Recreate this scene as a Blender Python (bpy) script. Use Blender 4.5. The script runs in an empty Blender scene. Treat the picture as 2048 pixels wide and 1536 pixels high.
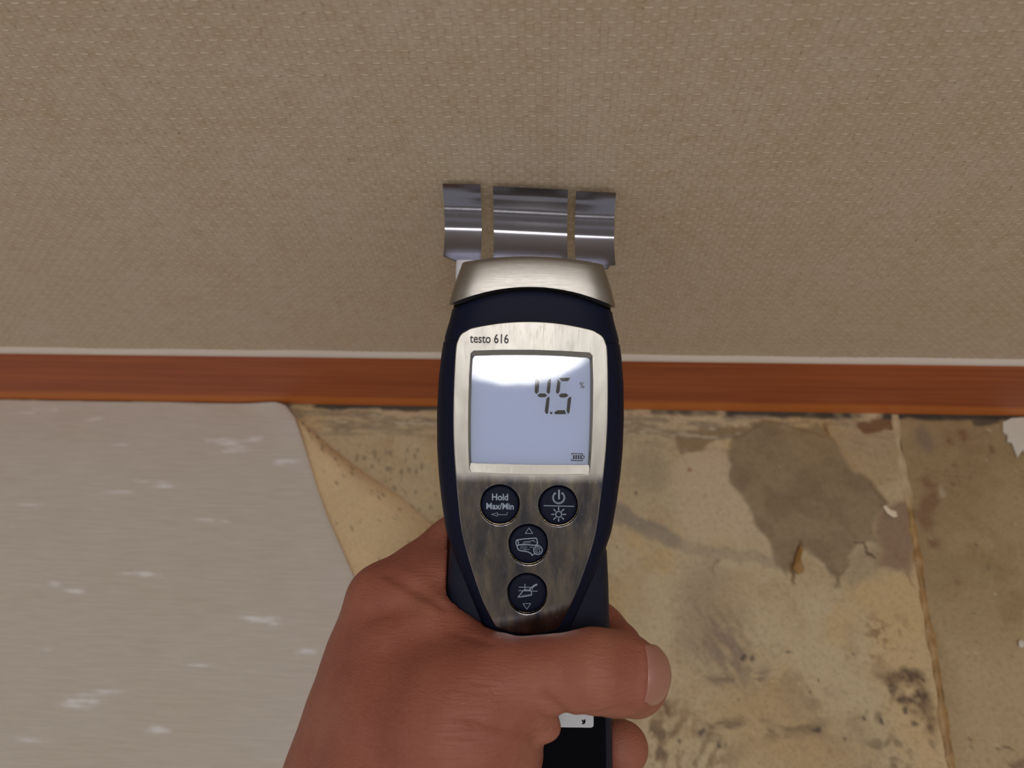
import bpy, bmesh, math, random
import numpy as np
from mathutils import Matrix, Vector

random.seed(7); np.random.seed(7)
C = bpy.context.scene.collection
R = math.radians

# ------------------------------------------------------------------ camera
F = 1500.0                                   # focal length in pixels of the 2048 px wide frame
D_WALL = 0.160                               # lens to wallpaper (wall plane is y = 0)
H_CAM = 0.4185                                # lens above the floor (z = 0)
_mx = Vector((-25600, 368, -1500)).normalized()      # world -X seen in camera axes (x right, y up, z back)
_nd = Vector((79, -622, -1500)).normalized()         # world -Z seen in camera axes
_X = -_mx; _Z = -_nd; _Z = (_Z - _X * _Z.dot(_X)).normalized(); _Y = _Z.cross(_X)
ROT = Matrix((_X, _Y, _Z))                   # camera axes -> world axes
CAM = Matrix.Translation((0, -D_WALL, H_CAM)) @ ROT.to_4x4()
cd = bpy.data.cameras.new('camera'); cam = bpy.data.objects.new('camera', cd); C.objects.link(cam)
cam.matrix_world = CAM
cd.sensor_width = 36; cd.lens = 36 * F / 2048; cd.clip_start = 0.005
cd.dof.use_dof = True; cd.dof.focus_distance = 0.245; cd.dof.aperture_fstop = 11
bpy.context.scene.camera = cam

# ------------------------------------------------------------------ world, exposure
sc = bpy.context.scene
sc.view_settings.view_transform = 'Standard'; sc.view_settings.look = 'None'
sc.view_settings.gamma = 1; sc.view_settings.use_curve_mapping = False
sc.view_settings.exposure = 0.30
w = bpy.data.worlds.new('room_air'); sc.world = w; w.use_nodes = True
w.node_tree.nodes['Background'].inputs[0].default_value = (0.83, 0.80, 0.79, 1)
w.node_tree.nodes['Background'].inputs[1].default_value = 0.44
LAMP = 9.5
CEIL = 2.30
lamp_dir = (ROT @ Vector((0.011, 0.170, 1))).normalized()
lamp_pos = Vector((0, -D_WALL, H_CAM)) + lamp_dir * ((CEIL - 0.07 - H_CAM) / lamp_dir.z)

# ------------------------------------------------------------------ helpers
def lin(c): return c / 12.92 if c <= 0.04045 else ((c + 0.055) / 1.055) ** 2.4
def S(r, g, b, k=1.0): return tuple(lin(v / 255.) * k for v in (r, g, b)) + (1.0,)

class MT:
    """small wrapper round a node material"""
    def __init__(s, name, col=(.5, .5, .5, 1), rough=.5, metal=0., **kw):
        s.m = bpy.data.materials.new(name); s.m.use_nodes = True
        s.t = s.m.node_tree; s.b = s.t.nodes['Principled BSDF']
        s.b.inputs['Base Color'].default_value = col
        s.b.inputs['Roughness'].default_value = rough
        s.b.inputs['Metallic'].default_value = metal
        for k, v in kw.items(): s.b.inputs[k.replace('_', ' ')].default_value = v
    def n(s, typ, **kw):
        nd = s.t.nodes.new('ShaderNode' + typ)
        for k, v in kw.items():
            if hasattr(nd, k): setattr(nd, k, v)
            else: nd.inputs[k].default_value = v
        return nd
    def l(s, a, b): s.t.links.new(a, b)
    def coords(s, scale=(1, 1, 1)):
        tc = s.n('TexCoord'); mp = s.n('Mapping'); mp.inputs['Scale'].default_value = scale
        s.l(tc.outputs['Object'], mp.inputs[0]); return mp.outputs[0]
    def noise(s, vec, scale, detail=3, rough=.5, dist=0):
        nd = s.n('TexNoise'); s.l(vec, nd.inputs['Vector'])
        nd.inputs['Scale'].default_value = scale; nd.inputs['Detail'].default_value = detail
        nd.inputs['Roughness'].default_value = rough; nd.inputs['Distortion'].default_value = dist
        return nd.outputs['Fac']
    def ramp(s, fac, stops):
        r = s.n('ValToRGB'); s.l(fac, r.inputs[0]); e = r.color_ramp.elements
        while len(e) < len(stops): e.new(.5)
        for el, (p, c) in zip(e, stops): el.position = p; el.color = c
        return r.outputs[0]
    def math(s, op, a, b=None, clamp=False):
        nd = s.n('Math'); nd.operation = op; nd.use_clamp = clamp
        for i, v in enumerate((a, b)):
            if v is None: continue
            if isinstance(v, (int, float)): nd.inputs[i].default_value = v
            else: s.l(v, nd.inputs[i])
        return nd.outputs[0]
    def mix(s, fac, a, b, mode='MIX'):
        nd = s.n('Mix'); nd.data_type = 'RGBA'; nd.blend_type = mode
        for i, v in ((0, fac), (6, a), (7, b)):
            if isinstance(v, (int, float, tuple)): nd.inputs[i].default_value = v
            else: s.l(v, nd.inputs[i])
        return nd.outputs[2]
    def bump(s, height, strength=.3, dist=.001):
        nd = s.n('Bump'); nd.inputs['Strength'].default_value = strength; nd.inputs['Distance'].default_value = dist
        s.l(height, nd.inputs['Height']); s.l(nd.outputs[0], s.b.inputs['Normal'])
        return nd
    def color(s, sock): s.l(sock, s.b.inputs['Base Color'])

def link(name, me, mat=None, parent=None, mw=None, smooth=True, angle=None):
    o = bpy.data.objects.new(name, me); C.objects.link(o)
    if mat is not None: me.materials.append(mat.m if isinstance(mat, MT) else mat)
    if parent is not None: o.parent = parent
    if mw is not None: o.matrix_world = mw
    if smooth and len(me.polygons):
        me.polygons.foreach_set('use_smooth', [True] * len(me.polygons))
        if angle is not None: me.set_sharp_from_angle(angle=R(angle))
    return o
def mesh(name, verts, faces):
    me = bpy.data.meshes.new(name); me.from_pydata([tuple(v) for v in verts], [], [tuple(f) for f in faces]); me.update(); return me
def bm_mesh(name, bm):
    me = bpy.data.meshes.new(name); bmesh.ops.recalc_face_normals(bm, faces=bm.faces); bm.to_mesh(me); bm.free(); return me
def tag(o, label=None, cat=None, group=None, kind=None):
    for k, v in (('label', label), ('category', cat), ('group', group), ('kind', kind)):
        if v: o[k] = v
    return o
def box_bm(bm, x0, x1, y0, y1, z0, z1, bev=0):
    r = bmesh.ops.create_cube(bm, size=1)
    bmesh.ops.scale(bm, vec=(x1 - x0, y1 - y0, z1 - z0), verts=r['verts'])
    bmesh.ops.translate(bm, vec=((x0 + x1) / 2, (y0 + y1) / 2, (z0 + z1) / 2), verts=r['verts'])
    if bev:
        es = list({e for v in r['verts'] for e in v.link_edges})
        bmesh.ops.bevel(bm, geom=es, offset=bev, segments=3, affect='EDGES', profile=.5)
def loft(name, loops, cap=True):
    """closed loops of equal length joined into a skin"""
    n = len(loops[0]); V = [p for lp in loops for p in lp]; Fc = []
    for i in range(len(loops) - 1):
        for j in range(n):
            k = (j + 1) % n
            Fc.append((i * n + j, i * n + k, (i + 1) * n + k, (i + 1) * n + j))
    bm = bmesh.new(); vs = [bm.verts.new(v) for v in V]
    for f in Fc: bm.faces.new([vs[i] for i in f])
    if cap:
        for base in (0, (len(loops) - 1) * n):
            ring = vs[base:base + n]
            c = bm.verts.new(sum((v.co for v in ring), Vector()) / n)
            for j in range(n): bm.faces.new((ring[j], ring[(j + 1) % n], c))
    return bm_mesh(name, bm)

# a pixel of the photograph and a distance along the lens axis (m) -> world point
def world_pt(px, py, d):
    return CAM @ Vector(((px - 1024) / F * d, -(py - 768) / F * d, -d))
def on_floor(px, py, z=0.0):
    a = CAM.translation; b = world_pt(px, py, 1.0); t = (a.z - z) / (a.z - b.z); return a + (b - a) * t
def on_wall(px, py, y=0.0):
    a = CAM.translation; b = world_pt(px, py, 1.0); t = (y - a.y) / (b.y - a.y); return a + (b - a) * t

# the meter is held square to the lens: its frame has x across, y towards the sensors, z out of the face
DM = 0.234
ROLL = 0.0164
MET = CAM @ Matrix.Translation(((1059.8 - 1024) / F * DM, -(900 - 768) / F * DM, -DM)) @ Matrix.Rotation(-ROLL, 4, 'Z')
MINV = MET.inverted() @ CAM
def P(px, py, d):        # photo pixel and distance -> metres in the meter's frame
    return MINV @ Vector(((px - 1024) / F * d, -(py - 768) / F * d, -d))
def U(u, v, z=0.0):      # pixels from the meter's long axis and row, height z (m) above the face
    return P(1059.8 - (v - 900) * ROLL + u, v + u * ROLL, DM - z)

# value noise for painting stains on vertices
def vnoise(x, y, s, seed=0):
    rs = np.random.RandomState(seed); T = rs.rand(256, 256)
    x = x / s + 1000; y = y / s + 1000
    i = np.floor(x).astype(int); j = np.floor(y).astype(int); fx = x - i; fy = y - j
    fx = fx * fx * (3 - 2 * fx); fy = fy * fy * (3 - 2 * fy)
    g = lambda a, b: T[a % 256, b % 256]
    return (g(i, j) * (1 - fx) + g(i + 1, j) * fx) * (1 - fy) + (g(i, j + 1) * (1 - fx) + g(i + 1, j + 1) * fx) * fy
def fbm(x, y, s, seed=0, o=4):
    r = 0; a = 1; t = 0
    for k in range(o): r = r + a * vnoise(x, y, s / 2 ** k, seed + k); t += a; a *= .55
    return r / t
def sstep(a, b, x):
    t = np.clip((x - a) / (b - a), 0, 1); return t * t * (3 - 2 * t)
def poly_sd(X, Y, pts):
    d = np.full(X.shape, 1e9); s = np.zeros(X.shape, bool); n = len(pts)
    for i in range(n):
        ax, ay = pts[i]; bx, by = pts[(i + 1) % n]
        ex, ey = bx - ax, by - ay; wx, wy = X - ax, Y - ay
        t = np.clip((wx * ex + wy * ey) / (ex * ex + ey * ey + 1e-12), 0, 1)
        d = np.minimum(d, (wx - ex * t) ** 2 + (wy - ey * t) ** 2)
        c = ((ay > Y) != (by > Y)) & (X < (bx - ax) * (Y - ay) / (by - ay + 1e-12) + ax)
        s ^= c
    d = np.sqrt(d); return np.where(s, -d, d)
def line_d(X, Y, pts):
    d = np.full(X.shape, 1e9)
    for (ax, ay), (bx, by) in zip(pts[:-1], pts[1:]):
        ex, ey = bx - ax, by - ay; wx, wy = X - ax, Y - ay
        t = np.clip((wx * ex + wy * ey) / (ex * ex + ey * ey + 1e-12), 0, 1)
        d = np.minimum(d, (wx - ex * t) ** 2 + (wy - ey * t) ** 2)
    return np.sqrt(d)
def set_cols(me, cols):
    ca = me.color_attributes.new('paint', 'FLOAT_COLOR', 'POINT')
    a = np.ones((len(me.vertices), 4), np.float32); a[:, :3] = np.clip(cols, 0, 1)
    ca.data.foreach_set('color', a.ravel())

# ------------------------------------------------------------------ wallpaper material (embossed weave)
PW, PH = 0.00428, 0.00422          # one full over-and-under of the weave, across and up
mw = MT('woven_wallpaper', rough=.55)
tc = mw.n('TexCoord'); nz = mw.n('TexNoise'); nz.inputs['Scale'].default_value = 55; nz.inputs['Detail'].default_value = 3
mw.l(tc.outputs['Object'], nz.inputs['Vector'])
vs_ = mw.n('VectorMath'); vs_.operation = 'SCALE'; mw.l(nz.outputs['Color'], vs_.inputs[0]); vs_.inputs['Scale'].default_value = 0.0012
va = mw.n('VectorMath'); va.operation = 'ADD'; mw.l(tc.outputs['Object'], va.inputs[0]); mw.l(vs_.outputs[0], va.inputs[1])
sp = mw.n('SeparateXYZ'); mw.l(va.outputs[0], sp.inputs[0])
ux = mw.math('MULTIPLY', sp.outputs['X'], 1 / PW); uz = mw.math('ADD', mw.math('MULTIPLY', sp.outputs['Z'], 1 / PH), .17)
fx = mw.math('FRACT', mw.math('ADD', ux, 1000.0)); fz = mw.math('FRACT', mw.math('ADD', uz, 1000.0))
def sgn_soft(f, k=5):      # square-ish wave -1..1 of period 1
    sn = mw.math('SINE', mw.math('MULTIPLY', f, 2 * math.pi)); a = mw.math('MULTIPLY', sn, k)
    return mw.math('DIVIDE', a, mw.math('ADD', mw.math('ABSOLUTE', a), 1.0))
chk = mw.math('MULTIPLY', sgn_soft(ux, 6), sgn_soft(uz, 6))        # +1 weft on top, -1 warp on top
# rounded yarn profiles
weft = mw.math('ABSOLUTE', mw.math('SINE', mw.math('MULTIPLY', uz, 2 * math.pi)))
warp = mw.math('ABSOLUTE', mw.math('SINE', mw.math('MULTIPLY', ux, 2 * math.pi)))
wsel = mw.math('ADD', mw.math('MULTIPLY', chk, .5), .5)
hgt = mw.math('ADD', mw.math('MULTIPLY', wsel, mw.math('POWER', weft, .25)), mw.math('MULTIPLY', mw.math('SUBTRACT', 1.0, wsel), mw.math('POWER', warp, .25)))
# thin fibres running along each yarn
cz = mw.n('Mapping'); cz.inputs['Scale'].default_value = (2600, 1, 260); mw.l(va.outputs[0], cz.inputs[0])
cx = mw.n('Mapping'); cx.inputs['Scale'].default_value = (260, 1, 2600); mw.l(va.outputs[0], cx.inputs[0])
fv = mw.noise(cz.outputs[0], 1.0, 2); fh = mw.noise(cx.outputs[0], 1.0, 2)
fib = mw.math('ADD', mw.math('MULTIPLY', wsel, fh), mw.math('MULTIPLY', mw.math('SUBTRACT', 1.0, wsel), fv))
# raised thread with its highlight painted pale on the lower lip of every second row, showing between warps
lip = mw.math('SUBTRACT', 1.0, mw.math('MULTIPLY', mw.math('ABSOLUTE', mw.math('SUBTRACT', fz, mw.math('ADD', 0.50, mw.math('MULTIPLY', mw.math('ABSOLUTE', mw.math('SUBTRACT', fx, .25)), .15)))), 15.0), True)
gate = mw.math('MULTIPLY', mw.math('SUBTRACT', mw.math('SINE', mw.math('MULTIPLY', fx, 2 * math.pi)), -0.22), 4.0, True)
dash = mw.math('MULTIPLY', mw.math('MULTIPLY', mw.math('POWER', lip, 1.2), gate), mw.math('MULTIPLY', mw.math('SUBTRACT', mw.noise(tc.outputs['Object'], 330, 2, .6), .28), 3.2, True))
lip2 = mw.math('SUBTRACT', 1.0, mw.math('MULTIPLY', mw.math('ABSOLUTE', mw.math('SUBTRACT', fz, 0.03)), 14.0), True)
gate2 = mw.math('MULTIPLY', mw.math('SUBTRACT', mw.math('MULTIPLY', mw.math('SINE', mw.math('MULTIPLY', fx, 2 * math.pi)), -1.0), 0.1), 3.0, True)
dash2 = mw.math('MULTIPLY', lip2, gate2)
var = mw.noise(tc.outputs['Object'], 30, 3, .6)
var2 = mw.noise(tc.outputs['Object'], 240, 4, .7)
H1 = mw.math('ADD', mw.math('MULTIPLY', hgt, .34), mw.math('MULTIPLY', fib, 1.1))
H2 = mw.math('ADD', H1, mw.math('ADD', mw.math('MULTIPLY', dash, 1.0), mw.math('MULTIPLY', dash2, .35)))
mw.bump(H2, .7, .00026)
base = mw.mix(mw.math('MULTIPLY', mw.math('SUBTRACT', var, .35), 2.2, True), S(204, 187, 165), S(196, 177, 150))
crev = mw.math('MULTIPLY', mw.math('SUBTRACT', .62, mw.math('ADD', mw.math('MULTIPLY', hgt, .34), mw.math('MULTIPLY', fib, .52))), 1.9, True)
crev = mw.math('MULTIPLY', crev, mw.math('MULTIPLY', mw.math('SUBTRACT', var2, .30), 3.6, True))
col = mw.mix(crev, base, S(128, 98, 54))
blot = mw.math('MULTIPLY', mw.math('SUBTRACT', mw.noise(tc.outputs['Object'], 520, 3, .6), .58), 6.0, True)
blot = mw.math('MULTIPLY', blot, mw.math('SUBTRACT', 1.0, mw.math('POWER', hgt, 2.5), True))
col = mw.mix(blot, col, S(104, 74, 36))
pat = mw.math('MULTIPLY', mw.math('SUBTRACT', mw.noise(tc.outputs['Object'], 170, 4, .65), .50), 3.2, True)
col = mw.mix(mw.math('MULTIPLY', pat, .55), col, S(168, 142, 96))
vc = mw.n('Mapping'); vc.inputs['Scale'].default_value = (1500, 1, 330); mw.l(va.outputs[0], vc.inputs[0])
crk = mw.math('MULTIPLY', mw.math('SUBTRACT', mw.noise(vc.outputs[0], 1.0, 2, .5), .66), 9.0, True)
col = mw.mix(mw.math('MULTIPLY', crk, mw.math('MULTIPLY', mw.math('SUBTRACT', 1.0, wsel), .75)), col, S(112, 82, 46))
col = mw.mix(mw.math('MULTIPLY', mw.math('ADD', mw.math('MULTIPLY', dash, 1.15), mw.math('MULTIPLY', dash2, .35)), mw.math('ADD', var, .35)), col, S(250, 238, 216))  # ridge highlights of the threads laid in as pale colour
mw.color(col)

# ------------------------------------------------------------------ room shell
def plane_xz(name, x0, x1, z0, z1, y, mat):
    me = mesh(name, [(x0, y, z0), (x1, y, z0), (x1, y, z1), (x0, y, z1), (x0, y + .02, z0), (x1, y + .02, z0), (x1, y + .02, z1), (x0, y + .02, z1)],
              [(0, 1, 2, 3), (4, 7, 6, 5), (0, 4, 5, 1), (3, 2, 6, 7), (0, 3, 7, 4), (1, 5, 6, 2)])
    return link(name, me, mat, smooth=False)
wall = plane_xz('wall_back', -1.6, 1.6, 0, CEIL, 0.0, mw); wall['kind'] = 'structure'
tag(wall, 'beige wallpaper embossed like a coarse woven cloth')

mc = MT('ceiling_paint', S(215, 210, 200), .8)
vec = mc.coords(); mc.bump(mc.noise(vec, 200, 4), .2, .001)
bm = bmesh.new(); box_bm(bm, -1.6, 1.6, -2.6, .02, CEIL, CEIL + .03)
ce = link('ceiling', bm_mesh('ceiling', bm), mc, smooth=False); ce['kind'] = 'structure'

# round ceiling lamp
mlamp = MT('lamp_diffuser', (1, 1, 1, 1), .5); mlamp.b.inputs['Emission Color'].default_value = (1.0, 0.985, 0.97, 1); mlamp.b.inputs['Emission Strength'].default_value = LAMP
mrim = MT('lamp_rim_metal', S(200, 200, 200), .35, .6); mrim.bump(mrim.noise(mrim.coords(), 300), .05, .001)
lt = bpy.data.objects.new('ceiling_lamp', None); C.objects.link(lt); lt.location = (lamp_pos.x, lamp_pos.y, CEIL)
tag(lt, 'round white ceiling lamp behind the camera, seen mirrored in the display glass', 'lamp')
def disc_loft(name, prof, n=48):
    return loft(name, [[(r * math.cos(2 * math.pi * k / n), r * math.sin(2 * math.pi * k / n), z) for k in range(n)] for r, z in prof])
LR = .35
link('diffuser', disc_loft('diffuser', [(LR, -.045), (LR * .985, -.062), (LR * .9, -.07), (LR * .5, -.074), (.02, -.075)]), mlamp, lt)
link('lamp_base', disc_loft('lamp_base', [(LR * .98, 0), (LR * 1.02, -.005), (LR * 1.03, -.044), (LR * .99, -.046)]), mrim, lt, angle=40)

# ------------------------------------------------------------------ baseboard and sealant
BB_T, BB_H = 0.0026, 0.0692
mb = MT('cherry_wood_film', rough=.5, Specular_IOR_Level=.3)
vec = mb.coords((2.2, 1, 60)); n1 = mb.noise(vec, 4.0, 5, .62, .8)
vec2 = mb.coords((1.2, 1, 260)); n2 = mb.noise(vec2, 2.0, 3, .6)
sx = mb.n('SeparateXYZ'); tcx = mb.n('TexCoord'); mb.l(tcx.outputs['Object'], sx.inputs[0])
c = mb.ramp(n1, [(.25, S(146, 70, 36)), (.5, S(176, 92, 49)), (.75, S(198, 110, 60))])
c = mb.mix(mb.math('MULTIPLY', n2, .6), c, S(138, 64, 32))
wob = mb.math('MULTIPLY', mb.noise(mb.coords((3, 1, 3)), 3.0, 2), .006)
low = mb.math('MULTIPLY', mb.math('SUBTRACT', mb.math('ADD', .0125, wob), sx.outputs['Z']), 260.0, True)
c = mb.mix(mb.math('MULTIPLY', low, .75), c, S(204, 118, 52))
mb.color(c); mb.bump(n2, .12, .0003)
bm = bmesh.new(); box_bm(bm, -1.6, 1.6, -BB_T, 0, 0.0, BB_H, .0009)
bb = link('baseboard_back', bm_mesh('baseboard_back', bm), mb, smooth=False); bb['kind'] = 'structure'

ms = MT('white_sealant', S(205, 192, 180), .5); ms.bump(ms.noise(ms.coords((1, 1, 1)), 150, 3), .3, .0006)
V = []; Fc = []; N = 400; prof = [(0, .0030), (-.0010, .0022), (-.0018, .0012), (-.0023, .0004), (-.0023, -.0006), (0, -.0006)]
for i in range(N + 1):
    x = -1.0 + 2.0 * i / N; k = 1 + .16 * math.sin(x * 61) * math.sin(x * 23 + 1) + random.uniform(-.05, .05)
    for (y, z) in prof: V.append((x, y * (1 if y > -.004 else .97), BB_H + z * k))
m_ = len(prof)
for i in range(N):
    for j in range(m_ - 1): Fc.append((i * m_ + j, i * m_ + j + 1, (i + 1) * m_ + j + 1, (i + 1) * m_ + j))
tr = link('trim_1', mesh('trim_1', V, Fc), ms); tr['kind'] = 'structure'

# ------------------------------------------------------------------ floor: two stained boards, painted on a fine mesh
def fl(px, py): p = on_floor(px, py); return (p.x, p.y)
def r7(cx, cy): return fl(1220 + cx / 2.031, 780 + cy / 2.031)     # reading of the enlarged right-hand corner
PXM = 0.00028
mfb = MT('old_floor_residue', rough=.62)
at = mfb.n('Attribute'); at.attribute_name = 'paint'
vec = mfb.coords(); na = mfb.noise(vec, 420, 5, .7); nb = mfb.noise(vec, 1500, 3, .6)
k = mfb.ramp(na, [(.25, (.72, .70, .66, 1)), (.5, (1, 1, 1, 1)), (.8, (1.12, 1.12, 1.12, 1))])
mfb.color(mfb.mix(1.0, at.outputs['Color'], k, 'MULTIPLY')); mfb.bump(mfb.math('ADD', na, mfb.math('MULTIPLY', nb, .3)), .35, .0005)
mplain = MT('subfloor_dust', S(150, 130, 98), .8); mplain.bump(mplain.noise(mplain.coords(), 90, 4), .3, .001)
bm = bmesh.new(); box_bm(bm, -1.6, 1.6, -2.6, 0.02, -.03, -.0022)
flo = link('floor', bm_mesh('floor', bm), mplain, smooth=False); flo['kind'] = 'structure'
tag(flo, 'bare subfloor left after the vinyl was pulled away')

seam_c = [(1165, 100), (1178, 220), (1200, 330), (1222, 450), (1240, 560), (1262, 700), (1274, 790), (1290, 900), (1306, 980), (1330, 1100), (1348, 1220), (1362, 1330), (1382, 1450), (1402, 1560), (1440, 1700)]
seam = [r7(*p) for p in seam_c]
sx_ = np.array([p[0] for p in seam]); sy_ = np.array([p[1] for p in seam])
def seam_x(y): return np.interp(-y, -sy_, sx_)

def paint(X, Y, right):
    n_big = fbm(X, Y, .045, 1); n_mid = fbm(X, Y, .014, 11); n_fin = fbm(X, Y, .004, 21)
    wx = X + (fbm(X, Y, .012, 31) - .5) * .010; wy = Y + (fbm(X, Y, .012, 41) - .5) * .010
    col = np.zeros(X.shape + (3,))
    def c3(r, g, b): return np.array(S(r, g, b)[:3]) * .86
    def lay(m, c, a=1.0):
        m = np.clip(m, 0, 1)[..., None] * a; col[:] = col * (1 - m) + c3(*c) * m
    def poly(pts, soft=.0015): return 1 - sstep(-soft, soft, poly_sd(wx, wy, [r7(*p) for p in pts]))
    def blob(cx, cy, rx, ry=None, soft=.6):
        x, y = r7(cx, cy); rx = rx / 2.031 * PXM; ry = (ry or rx / PXM * 2.031) / 2.031 * PXM
        return 1 - sstep(1 - soft, 1 + soft * .3, np.sqrt(((wx - x) / rx) ** 2 + ((wy - y) / ry) ** 2))
    def stroke(pts, wd, soft=.5):
        w_ = wd / 2.031 * PXM; return 1 - sstep(w_ * (1 - soft), w_ * (1 + soft), line_d(wx, wy, [r7(*p) for p in pts]))
    if right:
        lay(np.ones(X.shape), (172, 148, 108))
        lay(sstep(.42, .62, n_big), (160, 136, 98))
        lay(sstep(.5, .75, n_mid), (150, 124, 86), .6)
        lay(poly([(1380, 1020), (1500, 1060), (1720, 1000), (1800, 1700), (1440, 1700), (1400, 1300)], .012), (188, 164, 128), .8)
        lay(blob(1270, 200, 45, 60), (128, 108, 96), .6)
        for a, b, rr in ((1380, 205, 18), (1440, 180, 22), (1300, 380, 26), (1385, 385, 12), (1300, 450, 40), (1290, 520, 45), (1420, 770, 14), (1330, 620, 30), (1400, 300, 14), (1550, 240, 16)):
            lay(blob(a, b, rr, rr * 1.2), (122, 80, 54), .6)
        lay(blob(1340, 420, 16, 30), (200, 184, 160), .6)
        lay(poly([(1470, 105), (1600, 100), (1590, 140), (1500, 146)], .001), (40, 32, 30), .75)
        lay(stroke([(1575, 1465), (1630, 1448)], 5), (70, 44, 36), .8)
        lay(blob(1475, 1430, 9), (110, 50, 36), .8)
        lay(stroke([(1640, 1536), (1720, 1500)], 12), (96, 60, 44), .6)
        for _ in range(46):
            a, b = random.uniform(1250, 1720), random.uniform(120, 1600); lay(blob(a, b, random.uniform(3, 8)), random.choice([(96, 74, 50), (208, 192, 164)]), .6)
    else:
        lay(np.ones(X.shape), (202, 182, 147))
        lay(sstep(.40, .60, n_big), (196, 174, 138))
        lay(sstep(.52, .72, fbm(X, Y, .03, 51)), (204, 176, 126), .8)
        lay(sstep(.55, .75, n_mid), (184, 158, 120), .5)
        # pale and grey washes
        lay(poly([(262, 250), (420, 210), (520, 300), (570, 430), (620, 600), (300, 620), (250, 430)], .006), (206, 184, 156), .8)
        lay(poly([(0, 90), (250, 100), (255, 480), (120, 480), (0, 440)], .01), (190, 172, 138), .7)
        lay(blob(150, 320, 100, 110), (164, 150, 122), .6)
        lay(stroke([(30, 500), (130, 545), (250, 605)], 32), (134, 126, 112), .75)
        lay(stroke([(150, 570), (330, 640), (480, 670), (680, 705)], 22), (166, 150, 126), .6)
        lay(poly([(270, 690), (420, 660), (480, 760), (400, 860), (380, 1100), (290, 1080)], .008), (180, 160, 138), .6)
        lay(poly([(280, 780), (420, 720), (520, 900), (560, 1080), (420, 1130), (300, 1000)], .01), (164, 142, 112), .5)
        lay(poly([(255, 160), (560, 150), (510, 200), (400, 215), (320, 250), (272, 255)], .0012), (146, 120, 84), .9)
        # streaks next to the wall
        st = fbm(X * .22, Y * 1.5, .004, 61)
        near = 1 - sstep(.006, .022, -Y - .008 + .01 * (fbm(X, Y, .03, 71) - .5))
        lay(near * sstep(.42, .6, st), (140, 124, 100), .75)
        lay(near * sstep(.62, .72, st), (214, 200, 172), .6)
        # the large damp stain
        big = poly([(500, 205), (560, 150), (640, 125), (720, 150), (860, 138), (905, 200), (930, 250), (1000, 320), (1075, 370), (1120, 460), (1060, 530), (1085, 600), (1015, 615), (962, 680), (965, 745), (935, 785), (885, 765), (850, 700), (805, 650), (775, 625), (745, 720), (705, 738), (672, 670), (632, 590), (582, 520), (545, 430), (492, 360), (472, 280)], .0017)
        lay(big, (144, 124, 94), .88)
        lay(big * sstep(.42, .65, n_mid), (132, 110, 82), .6)
        lay(poly([(640, 130), (900, 130), (930, 250), (840, 330), (700, 200)], .006), (160, 136, 98), .6)
        lay(poly([(900, 130), (1150, 120), (1180, 330), (1100, 380), (1010, 320), (930, 260)], .004), (176, 152, 116), .7)
        lay(poly([(985, 655), (1080, 620), (1110, 720), (1060, 790), (980, 800), (965, 720)], .003), (168, 150, 122), .75)
        lay(poly([(1065, 520), (1110, 480), (1235, 430), (1262, 620), (1215, 745), (1095, 725), (1085, 600)], .003), (138, 108, 86), .8)
        lay(stroke([(1000, 618), (1030, 612), (1050, 650), (1075, 685)], 5), (82, 56, 34), .8)
        lay(stroke([(790, 620), (760, 700), (738, 735), (728, 790)], 8), (112, 72, 32), .8)
        lay(blob(770, 735, 16, 22), (128, 92, 40), .8)
        lay(stroke([(925, 788), (935, 770), (965, 740), (965, 690)], 3), (104, 76, 48), .7)
        lay(stroke([(1200, 740), (1225, 770), (1240, 775)], 4), (110, 76, 44), .7)
        lay(blob(325, 322, 14, 9), (150, 84, 66), .8)
        lay(stroke([(410, 740), (430, 700), (445, 690)], 5), (120, 104, 80), .7)
        lay(poly([(1005, 120), (1165, 118), (1160, 172), (1100, 165), (1040, 172)], .001), (124, 86, 52), .9)
        lay(stroke([(875, 130), (890, 180)], 8), (136, 100, 58), .8)
        # lower warm drip area
        lay(poly([(430, 1180), (700, 1150), (900, 1350), (1000, 1560), (760, 1640), (520, 1500), (330, 1300)], .016), (186, 154, 104), .6)
        lay(poly([(1040, 780), (1270, 760), (1320, 1150), (1380, 1560), (1230, 1560), (1100, 1200), (1030, 960)], .008), (206, 176, 128), .7)
        # grey scuffs
        hat = fbm(X * 1.0 + Y * .7, Y * .22 - X * .2, .003, 81)
        lay(poly([(350, 880), (520, 930), (640, 1090), (540, 1200), (380, 1080)], .012) * sstep(.40, .66, hat), (134, 114, 98), .75)
        lay(poly([(360, 1140), (640, 1150), (620, 1200), (400, 1190)], .004) * sstep(.38, .6, fbm(X * .3, Y, .003, 82)), (124, 100, 84), .85)
        lay(poly([(320, 1310), (880, 1330), (860, 1400), (520, 1400), (400, 1440)], .006) * sstep(.42, .62, fbm(X * .35, Y, .0035, 83)), (122, 98, 74), .75)
        lay(poly([(640, 1120), (900, 1180), (1060, 1400), (900, 1420)], .012) * sstep(.42, .64, n_mid), (150, 126, 98), .7)
        # brown rot patch with dark grains
        rot = poly([(1098, 1150), (1180, 1135), (1275, 1150), (1300, 1290), (1310, 1450), (1250, 1330), (1180, 1290), (1100, 1330)], .0035)
        lay(rot * sstep(.30, .58, n_mid * .5 + n_fin * .5), (110, 80, 52), .85)
        lay(rot * sstep(.56, .74, n_fin), (78, 56, 40), .7)
        lay(poly([(1050, 1400), (1190, 1380), (1260, 1560), (1060, 1600)], .008) * sstep(.50, .70, n_fin), (104, 80, 60), .65)
        lay(poly([(1040, 900), (1180, 940), (1100, 1130), (1010, 1120)], .008) * sstep(.52, .66, n_fin), (130, 94, 58), .7)
        # brown marks by the fingers
        dg = fbm(X * .9 - Y * .5, Y * .3 + X * .25, .003, 91)
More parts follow.
